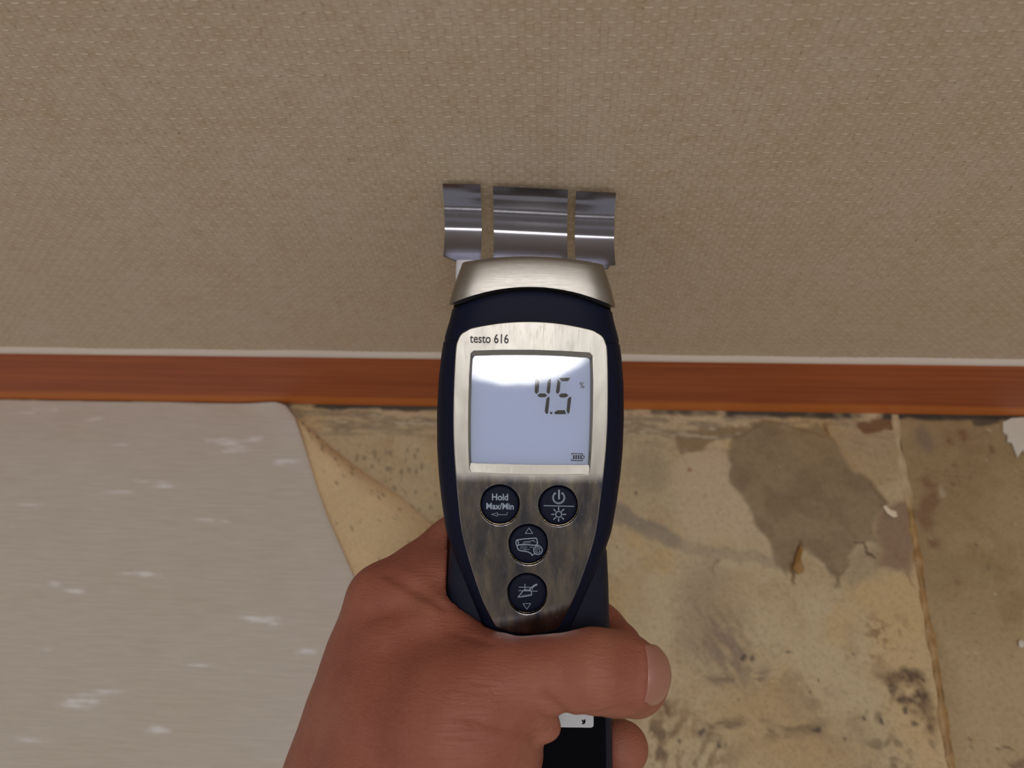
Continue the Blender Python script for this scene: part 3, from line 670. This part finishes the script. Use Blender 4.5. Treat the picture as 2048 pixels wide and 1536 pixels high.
# clear window
mgl = bpy.data.materials.new('clear_window'); mgl.use_nodes = True; t = mgl.node_tree; t.nodes.remove(t.nodes['Principled BSDF'])
fr = t.nodes.new('ShaderNodeFresnel'); fr.inputs[0].default_value = 1.85; gl = t.nodes.new('ShaderNodeBsdfGlossy'); gl.inputs['Roughness'].default_value = .035
tr_ = t.nodes.new('ShaderNodeBsdfTransparent'); tr_.inputs[0].default_value = (.95, .95, .97, 1); mx_ = t.nodes.new('ShaderNodeMixShader')
nzz = t.nodes.new('ShaderNodeTexNoise'); nzz.inputs['Scale'].default_value = 60; tcc = t.nodes.new('ShaderNodeTexCoord'); bp = t.nodes.new('ShaderNodeBump'); bp.inputs['Strength'].default_value = .05; bp.inputs['Distance'].default_value = .0005
t.links.new(tcc.outputs['Object'], nzz.inputs['Vector']); t.links.new(nzz.outputs[0], bp.inputs['Height']); t.links.new(bp.outputs[0], gl.inputs['Normal'])
t.links.new(fr.outputs[0], mx_.inputs[0]); t.links.new(tr_.outputs[0], mx_.inputs[1]); t.links.new(gl.outputs[0], mx_.inputs[2]); t.links.new(mx_.outputs[0], t.nodes['Material Output'].inputs[0])
me = filled('window', [[U(a, b) for a, b in IN]], 0); me.transform(Matrix.Translation((0, 0, GZ)))
wd_ = link('window', me, mgl, disp, smooth=False); wd_['label'] = 'clear window mirroring the ceiling lamp'

# buttons
def ribbon(pts, w_, closed=False):
    """outline polygons of a stroked line, one quad per piece"""
    out = []; pts = [Vector((p.x, p.y)) for p in pts]; n = len(pts)
    rng = range(n if closed else n - 1)
    for i in rng:
        a, b = pts[i], pts[(i + 1) % n]; d = (b - a)
        if d.length < 1e-9: continue
        d.normalize(); nn = Vector((-d.y, d.x)) * w_ / 2; e = d * w_ * .35
        out.append([a - nn - e, b - nn + e, b + nn + e, a + nn - e])
    return out
def c3p(cx, cy): return ph(860 + cx / 4.2675, 930 + cy / 4.2675)
def arcp(cx, cy, r, a0, a1, n=20): return [c3p(cx + r * math.cos(R(a0 + (a1 - a0) * i / n)), cy + r * math.sin(R(a0 + (a1 - a0) * i / n))) for i in range(n + 1)]
q1 = DM / F / 4.2675
BZ = -.0004
def button(key, strokes, label):
    cx, cy = BUT[key]; c0 = U(cx, cy); z0 = face_z(c0.x, c0.y, BZ)
    n = 56; k = K
    prof = [(37.6, -.004), (38, -.0002), (37.2, .00025), (35.5, .0005), (30, .00056), (15, .0006), (.5, .0006)]
    loops = [[(c0.x + r * k * math.cos(2 * math.pi * i / n), c0.y + r * k * math.sin(2 * math.pi * i / n), z0 + z) for i in range(n)] for r, z in prof]
    b = link('button', loft('button', loops), m_navy, met, angle=50); b['label'] = label
    ring = []
    for r, z in ((42.6, -.003), (42.6, .0005), (42.1, .0008), (41.4, .0008), (40.8, .0003), (40.5, -.0009), (40.1, -.0009), (39.7, .0), (39.2, .0001), (38.6, -.0004), (38.6, -.003)):
        ring.append([(c0.x + r * k * math.cos(2 * math.pi * i / n), c0.y + r * k * math.sin(2 * math.pi * i / n), z0 + z) for i in range(n)])
    link('button_ring', loft('button_ring', ring, cap=False), m_ring, b, angle=60)
    if strokes: flat_polys('symbol', strokes, z0 + .00063, m_sym, b)
    return b, z0 + .00066
def tri(cx, cy, w_, h_, s=1): return [c3p(cx - w_, cy + h_ * s), c3p(cx, cy - h_ * s), c3p(cx + w_, cy + h_ * s)]
# return arrow
st = ribbon([c3p(660, 402), c3p(655, 424), c3p(578, 422)], 3.6 * q1) + ribbon([c3p(526, 420), c3p(578, 407), c3p(574, 436)], 3.4 * q1, True)
b, z = button('hold', st, 'button printed Hold Max/Min')
text_mesh('lettering', 'Hold', 78 * q1, c3p(597, 299), m_sym, b, z, .92, off=.022)
text_mesh('lettering', 'Max/Min', 74 * q1, c3p(597, 376), m_sym, b, z, .93, off=.022)
st = ribbon(arcp(1098, 278, 48, -52, 232), 15 * q1) + ribbon([c3p(1101, 215), c3p(1101, 288)], 13 * q1) + ribbon([c3p(972, 346), c3p(1228, 352)], 6 * q1) + ribbon(arcp(1098, 420, 25, 0, 360), 10 * q1)
for a in range(0, 360, 45): ca, sa = math.cos(R(a)), math.sin(R(a)); st += ribbon([c3p(1098 + 38 * ca, 420 + 38 * sa), c3p(1098 + 60 * ca, 420 + 60 * sa)], 8 * q1)
button('power', st, 'power and light button')
q = []
def ln(*pts, w=6, closed=False): global q; q += ribbon([c3p(*p) for p in pts], w * q1, closed)
ln(*[tuple(p) for p in [(812, 583), (845, 536), (877, 583)]], w=4, closed=True)
ln((738, 640), (800, 630), (905, 622), (914, 640), (918, 670), (900, 684), (800, 676), (760, 680), (742, 690), (733, 665), closed=True, w=8)
ln((748, 645), (756, 660), (752, 680), w=7); ln((800, 655), (850, 650), (890, 640), w=4); ln((790, 665), (860, 662), w=3); ln((880, 650), (912, 660), w=3)
ln((742, 690), (752, 720), (770, 730), (830, 738), (860, 752), (872, 772), (878, 762), w=8); ln((760, 682), (830, 680), (900, 686), (930, 684), w=7)
ln((775, 698), (830, 700), w=3.5); ln((800, 712), (850, 722), w=3.5); ln((790, 720), (820, 724), w=3); ln((850, 700), (880, 702), w=3.5); ln((765, 708), (785, 712), w=3)
q += ribbon(arcp(921, 726, 37, 0, 360, 24), 8 * q1) + ribbon(arcp(921, 726, 24, 20, 330, 16), 4 * q1) + ribbon(arcp(923, 728, 13, 120, 420, 12), 4 * q1)
ln((878, 762), (895, 758), w=6)
button('log', q, 'wood curve button with upward triangle')
q = []
ln((793, 1183), (859, 1181), (827, 1230), w=4, closed=True)
ln((810, 1015), (810, 1075), w=5); ln((760, 1041), (860, 1043), w=5); ln((757, 1071), (915, 1076), w=5)
ln((752, 1126), (800, 1066), (830, 1064), (860, 1070), (868, 1090), (866, 1108), closed=False, w=7); ln((752, 1126), (800, 1122), (866, 1108), w=8)
ln((848, 1070), (858, 1048), (880, 1036), w=9); ln((870, 1062), (880, 1040), w=6); ln((875, 1040), (895, 1026), (910, 1020), w=15)
for k_ in range(6): ln((785 + k_ * 14, 1108 - k_ * 2), (783 + k_ * 14, 1120 - k_ * 2), w=3)
button('trowel', q, 'masonry curve button with downward triangle')

# white sticker under the thumb
m_stk = MT('sticker_film', S(196, 198, 204), .45); m_stk.bump(m_stk.noise(m_stk.coords(), 2000, 2), .05, .0001)
zs = -.0062
stk = [P(a, b, DM - zs) for a, b in ((1020, 1382), (1183, 1384), (1187, 1388), (1187, 1450), (1186, 1453), (1182, 1455), (1020, 1453))]
s_ = flat_polys('sticker', [stk], zs, m_stk, met, .00012); s_['label'] = 'small white sticker partly under the thumb'
mk = [P(940 + a / 4.315, 1180 + b / 4.315, DM - zs) for a, b in ((965, 1118), (975, 1116), (976, 1126), (985, 1122), (985, 1115), (997, 1114), (996, 1135), (990, 1152), (975, 1157), (962, 1154), (970, 1146), (980, 1140), (966, 1136))]
flat_polys('mark', [mk], zs + .0001, m_blk, s_, .00006)
# cover of the battery bay with its edge line
cv_ = [P(a, b, DM + .0067) for a, b in ((915, 1300), (1204, 1304), (1208, 1310), (1211, 1430), (1214, 1700), (900, 1700))]
bm = flat_polys('battery_cover', [cv_], -.0069, m_blk, met, .0005)

# spring electrodes pressed on the wallpaper
m_spr = MT('spring_steel', S(132, 132, 142), .2, 1.0); vsp = m_spr.coords((300, 40, 300)); nsp = m_spr.noise(vsp, 4, 4, .7)
m_spr.l(m_spr.math('ADD', m_spr.math('MULTIPLY', nsp, .16), .13), m_spr.b.inputs['Roughness']); m_spr.bump(m_spr.noise(m_spr.coords((20, 300, 300)), 1.0, 2), .10, .0003)
phi = [(0, 42), (14, 35), (20, 24), (28, 31), (40, 27), (50, 7), (56, 21), (64, 15), (70, 21), (86, 13), (97, -14), (120, -27), (145, -44), (165, -55)]
prof = [(0, .2537)]
for k_ in range(1, 166): prof.append((k_, prof[-1][1] + .000171 * math.tan(R(float(np.interp(k_ - .5, [a for a, b in phi], [b for a, b in phi]))))))
def wall_d(px, py):
    p = on_wall(px, py); return -(CAM.inverted() @ p).z
def electrode(label, cols):
    """cols: list of (fraction down, left px, right px); top row slopes"""
    top_l, top_r, y_l, y_r = cols['x0'], cols['x1'], cols['y0'], cols['y1']
    n = 110; m = 14; V = []; Fc = []
    for i in range(n + 1):
        t = i / n; dy = t * cols.get('len', 160)
        d = np.interp(dy, [a for a, b in prof], [b for a, b in prof])
        for j in range(m + 1):
            s = j / m; x = (top_l + (top_r - top_l) * s); y = y_l + (y_r - y_l) * s
            if 'cut' in cols:
                lim = cols['cut'](s); yy = min(dy, lim)
            else: yy = dy
            d = float(np.interp(yy, [a for a, b in prof], [b for a, b in prof])) - .0002
            d0 = prof[0][1]
            px = 1060 + (x - 1060) * d0 / d + cols.get('flare', 0) * 0; py = y + yy
            d = min(d, wall_d(px, py) - .0002)
            V.append(tuple(P(px, py, d)))
    for i in range(n):
        for j in range(m): a = i * (m + 1) + j; Fc.append((a, a + m + 1, a + m + 2, a + 1))
    me = mesh('electrode', V, Fc)
    o = link('electrode', me, m_spr, met)
    md = o.modifiers.new('thick', 'SOLIDIFY'); md.thickness = .00035; md.offset = 1
    dg = bpy.context.evaluated_depsgraph_get(); me2 = bpy.data.meshes.new_from_object(o.evaluated_get(dg)); o.modifiers.clear(); o.data = me2; me2.set_sharp_from_angle(angle=R(50))
    return o
electrode('l', dict(x0=885.5, x1=961, y0=367, y1=369, cut=lambda s: 146 + 10 * min(1, s / .35)))
electrode('m', dict(x0=986, x1=1136, y0=372, y1=379))
electrode('r', dict(x0=1152, x1=1232, y0=382, y1=385, cut=lambda s: 147 if s > .8 else 155))
# pale plastic foot between cap and left spring
m_foot = MT('pale_plastic', S(214, 214, 222), .5); m_foot.bump(m_foot.noise(m_foot.coords(), 900), .05, .0001)
link('sensor_foot', loft('sensor_foot', [section(v, h, -.0195, .007, 6) for v, h in ((600, 134), (560, 140), (536, 140), (524, 139), (522, 137))]), m_foot, met, angle=50).data.transform(Matrix.Translation((-.0024, 0, 0)))

# ------------------------------------------------------------------ the hand (signed distance field -> one skin)
def surface_nets(Fd, org, h):
    s = Fd < 0
    nx, ny, nz = Fd.shape
    cor = [(i, j, k) for i in (0, 1) for j in (0, 1) for k in (0, 1)]
    sub = lambda A, c: A[c[0]:nx - 1 + c[0], c[1]:ny - 1 + c[1], c[2]:nz - 1 + c[2]]
    cnt = sum(sub(s, c).astype(np.int8) for c in cor); act = (cnt > 0) & (cnt < 8)
    ids = -np.ones(act.shape, np.int64); I = np.argwhere(act); ids[act] = np.arange(len(I))
    acc = np.zeros((len(I), 3)); num = np.zeros(len(I))
    g = lambda c: Fd[I[:, 0] + c[0], I[:, 1] + c[1], I[:, 2] + c[2]]
    for a in cor:
        for ax in range(3):
            if a[ax]: continue
            b = list(a); b[ax] = 1; fa, fb_ = g(a), g(b); m = (fa < 0) != (fb_ < 0)
            t = np.where(m, fa / np.where(m, fa - fb_, 1), 0); p = np.tile(np.array(a, float), (len(I), 1)); p[:, ax] += t
            acc += p * m[:, None]; num += m
    V = (I + acc / num[:, None]) * h + org
    Q = []
    for ax in range(3):
        a1, a2 = (ax + 1) % 3, (ax + 2) % 3
        sl0 = [slice(1, -1)] * 3; sl1 = [slice(1, -1)] * 3; sl0[ax] = slice(0, -1); sl1[ax] = slice(1, None)
        A = s[tuple(sl0)]; B = s[tuple(sl1)]
        for flip in (False, True):
            m = (A & ~B) if not flip else (~A & B)
            E = np.argwhere(m); 
            if not len(E): continue
            off = np.ones(3, int); off[ax] = 0; E = E + off
            def cell(d1, d2): e = E.copy(); e[:, a1] -= d1; e[:, a2] -= d2; return ids[e[:, 0], e[:, 1], e[:, 2]]
            q_ = np.stack([cell(0, 0), cell(1, 0), cell(1, 1), cell(0, 1)], 1)
            Q.append(q_[:, ::-1] if flip else q_)
    Q = np.vstack(Q); Q = Q[(Q >= 0).all(1)]; return V, Q
def hp(px, py, d): return np.array(P(px, py, d / 1000.)) * 1000
class Field:
    def __init__(s, lo, hi, h):
        s.h = h; s.o = np.array(lo, float); ax = [np.arange(lo[i], hi[i], h) for i in range(3)]
        s.G = np.meshgrid(*ax, indexing='ij'); s.G = [g.astype(np.float32) for g in s.G]
    def cone(s, a, b, ra, rb, sq=1.0):
        X, Y, Z = s.G; e = b - a; L = float((e * e).sum()) + 1e-9
        t = np.clip(((X - a[0]) * e[0] + (Y - a[1]) * e[1] + (Z - a[2]) * e[2]) / L, 0, 1)
        return np.sqrt((X - a[0] - e[0] * t) ** 2 + (Y - a[1] - e[1] * t) ** 2 + ((Z - a[2] - e[2] * t) * sq) ** 2) - (ra + (rb - ra) * t)
def smin(a, b, k): h_ = np.clip(.5 + .5 * (b - a) / k, 0, 1); return b * (1 - h_) + a * h_ - k * h_ * (1 - h_)
lo = hp(420, 1900, 255); hi = hp(1400, 990, 255); lo[2] = -66; hi[2] = 34
FD = Field(lo, hi, .8)
def chain(pts, k=4.0, sq=1.0):
    r = None
    for (a, ra), (b, rb) in zip(pts[:-1], pts[1:]):
        c_ = FD.cone(hp(*a), hp(*b), ra, rb, sq); r = c_ if r is None else smin(r, c_, k)
    return r
# thumb, from its root over the front of the handle to the tip
thumb = chain([((800, 1560, 232), 21), ((930, 1405, 228), 17.4), ((1010, 1358, 225), 10.6), ((1100, 1350, 221.5), 9.7), ((1190, 1341, 218.5), 11.4)], 7)
thumb = smin(thumb, chain([((1185, 1341, 218.5), 11.6), ((1240, 1345, 222.5), 11.4), ((1277, 1347, 229), 9.6)], 3), 3)
pad = chain([((1215, 1368, 226), 8.6), ((1270, 1378, 230.5), 8.6)], 3)
thumb = smin(thumb, pad, 4)
thumb = smin(thumb, chain([((900, 1470, 225), 20), ((950, 1450, 226), 19.5), ((1000, 1500, 228), 11.5), ((980, 1640, 230), 13)], 6), 8)
# index: knuckle, first bone going behind the meter, then across its back
index = chain([((748, 1330, 262), 15), ((772, 1203, 260), 12.2), ((915, 1098, 274), 11.4), ((960, 1110, 288), 10), ((1110, 1185, 290), 9.3), ((1195, 1260, 281), 9.2), ((1232, 1296, 270), 9.6)], 5)
# back of the hand and the outer edge of the forearm
back = chain([((772, 1215, 262), 12.5), ((752, 1330, 258), 16), ((728, 1440, 254), 18.5), ((702, 1560, 252), 21), ((650, 1760, 254), 24), ((590, 2020, 256), 25)], 8)
back2 = chain([((800, 1300, 246), 13), ((800, 1430, 240), 19), ((800, 1580, 238), 24), ((760, 1760, 242), 25), ((730, 2020, 250), 24)], 8)
back3 = chain([((860, 1250, 247), 8.5), ((905, 1320, 240), 10), ((900, 1400, 236), 14)], 6)
wrist = chain([((840, 1560, 262), 22), ((780, 1800, 262), 26), ((740, 2020, 264), 26)], 6)
body = smin(smin(back, back2, 12), wrist, 12); body = smin(body, back3, 10)
body = smin(body, index, 6); body = smin(body, thumb, 9)
# web between thumb and index, thin sheet ending on the handle's left corner
web = chain([((830, 1190, 253), 8), ((885, 1240, 246), 4.6)], 5); body = smin(body, web, 9)
body = smin(body, chain([((872, 1232, 240), 5.5), ((925, 1276, 237.5), 5.2), ((985, 1320, 231), 6.5)], 4), 6)
body = smin(body, chain([((850, 1150, 262), 8), ((905, 1165, 258), 9.5), ((900, 1225, 252), 8)], 5), 8)
# remaining fingers wrap round the back
def wrap(y0, tipx, tipy, tr, k=0):
    return chain([((800, y0, 275), 13), ((900, y0 - 20, 290), 10), ((1100, y0, 293), 9.4), ((1225, tipy - 8, 284), 9.0), ((tipx, tipy, 264), tr)], 5)
mid = wrap(1400, 1243, 1496, 9.4); ring_ = wrap(1560, 1240, 1632, 9)
body = smin(body, chain([((1060, 1420, 222), 6), ((1092, 1452, 223), 4.6)], 2), 3.0)
body = smin(body, mid, 2.5); body = smin(body, ring_, 2.0)
# press of the handle and housing into the flesh
X, Y, Z = FD.G
vY = 900 - Y / (DM * 1000 / F)
hh_ = np.interp(vY, [1040, 1075, 1100, 1160, 1250, 1350, 1440, 1540, 1640, 1770], [120, 150, 157, 161, 165, 169, 173, 176, 176, 172]) * (234 - Z) / F
a_ = [np.abs(X) - hh_ + 5, np.abs(Z + 23) - 16.6 + 5]
dev = np.sqrt(np.maximum(a_[0], 0) ** 2 + np.maximum(a_[1], 0) ** 2) + np.minimum(np.maximum(a_[0], a_[1]), 0) - 5
body = np.maximum(body, -(dev + .35))
hw_mm = np.interp(vY, [a for a, b in hwt], [b for a, b in hwt]) * (234 - Z) / F
shell = np.maximum(np.maximum(np.abs(X) - hw_mm - .1, Z + 1.8), np.maximum(-36.5 - Z, (U(0, 1288).y * 1000) - Y))
body = np.maximum(body, -shell)
# creases: shallow grooves
org = np.array(FD.o)
def sdf_at(p):
    g = (np.asarray(p) - org) / FD.h; i0 = np.clip(np.floor(g).astype(int), 0, np.array(body.shape) - 2); f = g - i0; r_ = 0
    for a in (0, 1):
        for b in (0, 1):
            for c in (0, 1):
                r_ += body[i0[0] + a, i0[1] + b, i0[2] + c] * (f[0] if a else 1 - f[0]) * (f[1] if b else 1 - f[1]) * (f[2] if c else 1 - f[2])
    return r_
def skin_pt(px, py):
    for d in np.arange(203, 290, .4):
        p = hp(px, py, d)
        if sdf_at(p) < 0: return p
    return hp(px, py, 240)
def groove(pts, r, depth, n=5):
    global body
    ps = []
    for a, b in zip(pts[:-1], pts[1:]):
        for k in range(n): t = k / n; ps.append(skin_pt(a[0] + (b[0] - a[0]) * t, a[1] + (b[1] - a[1]) * t))
    ps.append(skin_pt(*pts[-1])); ps = np.array(ps)
    lo_ = np.maximum(((ps.min(0) - 3 * r - org) / FD.h).astype(int), 0); hi_ = ((ps.max(0) + 3 * r - org) / FD.h).astype(int) + 2
    sl = tuple(slice(a, b) for a, b in zip(lo_, hi_)); d_ = None; Gx, Gy, Gz = [g[sl] for g in FD.G]
    for a, b in zip(ps[:-1], ps[1:]):
        e = b - a; L = float((e * e).sum()) + 1e-9; t = np.clip(((Gx - a[0]) * e[0] + (Gy - a[1]) * e[1] + (Gz - a[2]) * e[2]) / L, 0, 1)
        c_ = (Gx - a[0] - e[0] * t) ** 2 + (Gy - a[1] - e[1] * t) ** 2 + (Gz - a[2] - e[2] * t) ** 2
        d_ = c_ if d_ is None else np.minimum(d_, c_)
    body[sl] += depth * np.exp(-d_ / r ** 2)
groove([(776, 1147), (830, 1178), (866, 1198), (889, 1214)], 1.5, 1.5)
groove([(745, 1228), (800, 1216), (860, 1222), (925, 1250)], 3.0, .7)
groove([(900, 1262), (950, 1276), (985, 1288)], 1.6, .5)
groove([(1136, 1436), (1112, 1415), (1084, 1392)], 1.5, 1.5)
groove([(1150, 1437), (1180, 1428), (1215, 1424)], 1.2, .5)
groove([(1078, 1474), (1040, 1462), (985, 1448), (930, 1436)], 1.5, 1.5)
groove([(1112, 1452), (1090, 1440), (1060, 1424)], 1.2, .6)
groove([(1205, 1428), (1230, 1418), (1258, 1420)], 1.5, 1.0)
groove([(1092, 1500), (1040, 1494), (960, 1480), (900, 1470)], 1.3, .5)
groove([(1086, 1520), (1040, 1516), (970, 1506)], 1.2, .4)
for dx_, dp in ((0, .16), (14, .16), (52, .22), (66, .16)):
    groove([(1184 + dx_, 1290), (1192 + dx_, 1335), (1188 + dx_, 1395)], 1.0, dp)
for k_ in range(9):      # fan of small folds running into the thumb crease
    y_ = 1385 + k_ * 17; groove([(1085 - k_ * 4, y_ + 12), (1010 - k_ * 5, y_ - 2), (930 - k_ * 6, y_ - 24)], .9, .42)
# nail bed: where the nail sits, measured off the finished skin
na_ = hp(1229, 1338, 221.6); nb_ = hp(1280, 1343, 229.5); axd = (nb_ - na_) / np.linalg.norm(nb_ - na_)
side = np.cross(np.array([0, 0, 1.0]), axd); side /= np.linalg.norm(side); nor = np.cross(axd, side)
nu, nv_ = 22, 26; NR = np.zeros((nu + 1, nv_ + 1)); NA = np.zeros((nu + 1, nv_ + 1)); NL = np.zeros((nu + 1, nv_ + 1))
for i in range(nu + 1):
    t = i / nu
    for j in range(nv_ + 1):
        s_j = -1 + 2 * j / nv_; ang = R(25) + s_j * R(45) * (.86 + .14 * t)
        al = -.6 + 12.9 * t + 1.8 * s_j * s_j * (1 - t) - 1.5 * abs(s_j) ** 3 * t
        c_ = na_ + axd * al; dv = side * math.sin(ang) + nor * math.cos(ang); rr = 4.0
        while rr < 15 and sdf_at(c_ + dv * rr) < .12: rr += .12
        rr = min(rr, 12.7)
        if i: rr = max(rr, NR[i - 1, j] - (.10 if t > .5 else .05) * (1 + 2 * max(0, t - .7)))
        NR[i, j] = rr; NA[i, j] = ang; NL[i, j] = al
def nail_pt(i, j, off=0): return na_ + axd * NL[i, j] + (side * math.sin(NA[i, j]) + nor * math.cos(NA[i, j])) * (NR[i, j] + off)
def ridge(ps, r, depth):
    global body
    Gx, Gy, Gz = FD.G; ps = np.array(ps); lo_ = np.maximum(((ps.min(0) - 3 * r - org) / FD.h).astype(int), 0); hi_ = ((ps.max(0) + 3 * r - org) / FD.h).astype(int) + 2
    sl = tuple(slice(a, b) for a, b in zip(lo_, hi_)); d_ = None
    for p in ps:
        c_ = (Gx[sl] - p[0]) ** 2 + (Gy[sl] - p[1]) ** 2 + (Gz[sl] - p[2]) ** 2; d_ = c_ if d_ is None else np.minimum(d_, c_)
    body[sl] -= depth * np.exp(-d_ / r ** 2)
ridge([nail_pt(0, j) - axd * .9 for j in range(nv_ + 1)] + [nail_pt(i, 0) - side * .5 for i in range(0, 15)] + [nail_pt(i, nv_) + side * .5 for i in range(0, 12)], 1.1, .75)
for ax_ in range(3):      # close the wrist
    sl_ = [slice(None)] * 3
    for e_ in (0, 1, -1, -2): sl_[ax_] = e_; body[tuple(sl_)] = np.maximum(body[tuple(sl_)], .4)
V, Q = surface_nets(body, FD.o, FD.h)
me = mesh('hand', (V / 1000.).tolist(), Q.tolist())
bm = bmesh.new(); bm.from_mesh(me)
for _ in range(3): bmesh.ops.smooth_vert(bm, verts=bm.verts, factor=.5, use_axis_x=True, use_axis_y=True, use_axis_z=True)
bm.to_mesh(me); bm.free()
sk = MT('skin', rough=.48, Specular_IOR_Level=.35)
sk.b.inputs['Subsurface Weight'].default_value = .12; sk.b.inputs['Subsurface Radius'].default_value = (1.0, .35, .2); sk.b.inputs['Subsurface Scale'].default_value = .002
v1 = sk.coords(); n1 = sk.noise(v1, 38, 4, .6); n2 = sk.noise(v1, 260, 4, .65)
c = sk.ramp(n1, [(.3, S(144, 82, 68)), (.5, S(154, 92, 76)), (.72, S(161, 104, 84))])
fr_ = sk.math('MULTIPLY', sk.math('SUBTRACT', sk.noise(v1, 420, 2, .5), .66), 7.0, True)
c = sk.mix(sk.math('MULTIPLY', fr_, .35), c, S(104, 54, 38)); c = sk.mix(sk.math('MULTIPLY', n2, .25), c, S(152, 98, 76)); sk.color(c)
# skin lines: fine creases running across the web and thenar
mp = sk.n('Mapping'); mp.inputs['Rotation'].default_value = (0, 0, R(22)); mp.inputs['Scale'].default_value = (130, 950, 500); tcs = sk.n('TexCoord'); sk.l(tcs.outputs['Object'], mp.inputs[0])
lnz = sk.noise(mp.outputs[0], 1.0, 4, .6, 1.2)
vo = sk.n('TexVoronoi'); vo.inputs['Scale'].default_value = 1400; sk.l(v1, vo.inputs['Vector'])
hh = sk.math('ADD', sk.math('MULTIPLY', lnz, 1.15), sk.math('ADD', sk.math('MULTIPLY', vo.outputs['Distance'], .25), sk.math('MULTIPLY', n2, .3)))
sk.bump(hh, .6, .0006)
me.validate(); hand = link('hand', me, sk, None, MET)
tag(hand, 'bare left hand gripping the handle of the moisture meter, thumb across the front', 'hand')
# thumb nail: curved plate following the tip
mn = MT('nail', S(170, 120, 107), .3, Specular_IOR_Level=.6); mn.b.inputs['Subsurface Weight'].default_value = .1; mn.b.inputs['Subsurface Scale'].default_value = .001
nn = mn.noise(mn.coords((60, 900, 60)), 1, 2); mn.bump(nn, .12, .0002)
V = [tuple(nail_pt(i, j, .12) / 1000.) for i in range(nu + 1) for j in range(nv_ + 1)]
Fc = [(i * (nv_ + 1) + j, (i + 1) * (nv_ + 1) + j, (i + 1) * (nv_ + 1) + j + 1, i * (nv_ + 1) + j + 1) for i in range(nu) for j in range(nv_)]
me = mesh('nail', V, Fc); no = link('nail', me, mn, hand); 
md = no.modifiers.new('t', 'SOLIDIFY'); md.thickness = .0006; md.offset = 0
dg = bpy.context.evaluated_depsgraph_get(); m2 = bpy.data.meshes.new_from_object(no.evaluated_get(dg)); no.modifiers.clear(); no.data = m2
no['label'] = 'short pink thumb nail'
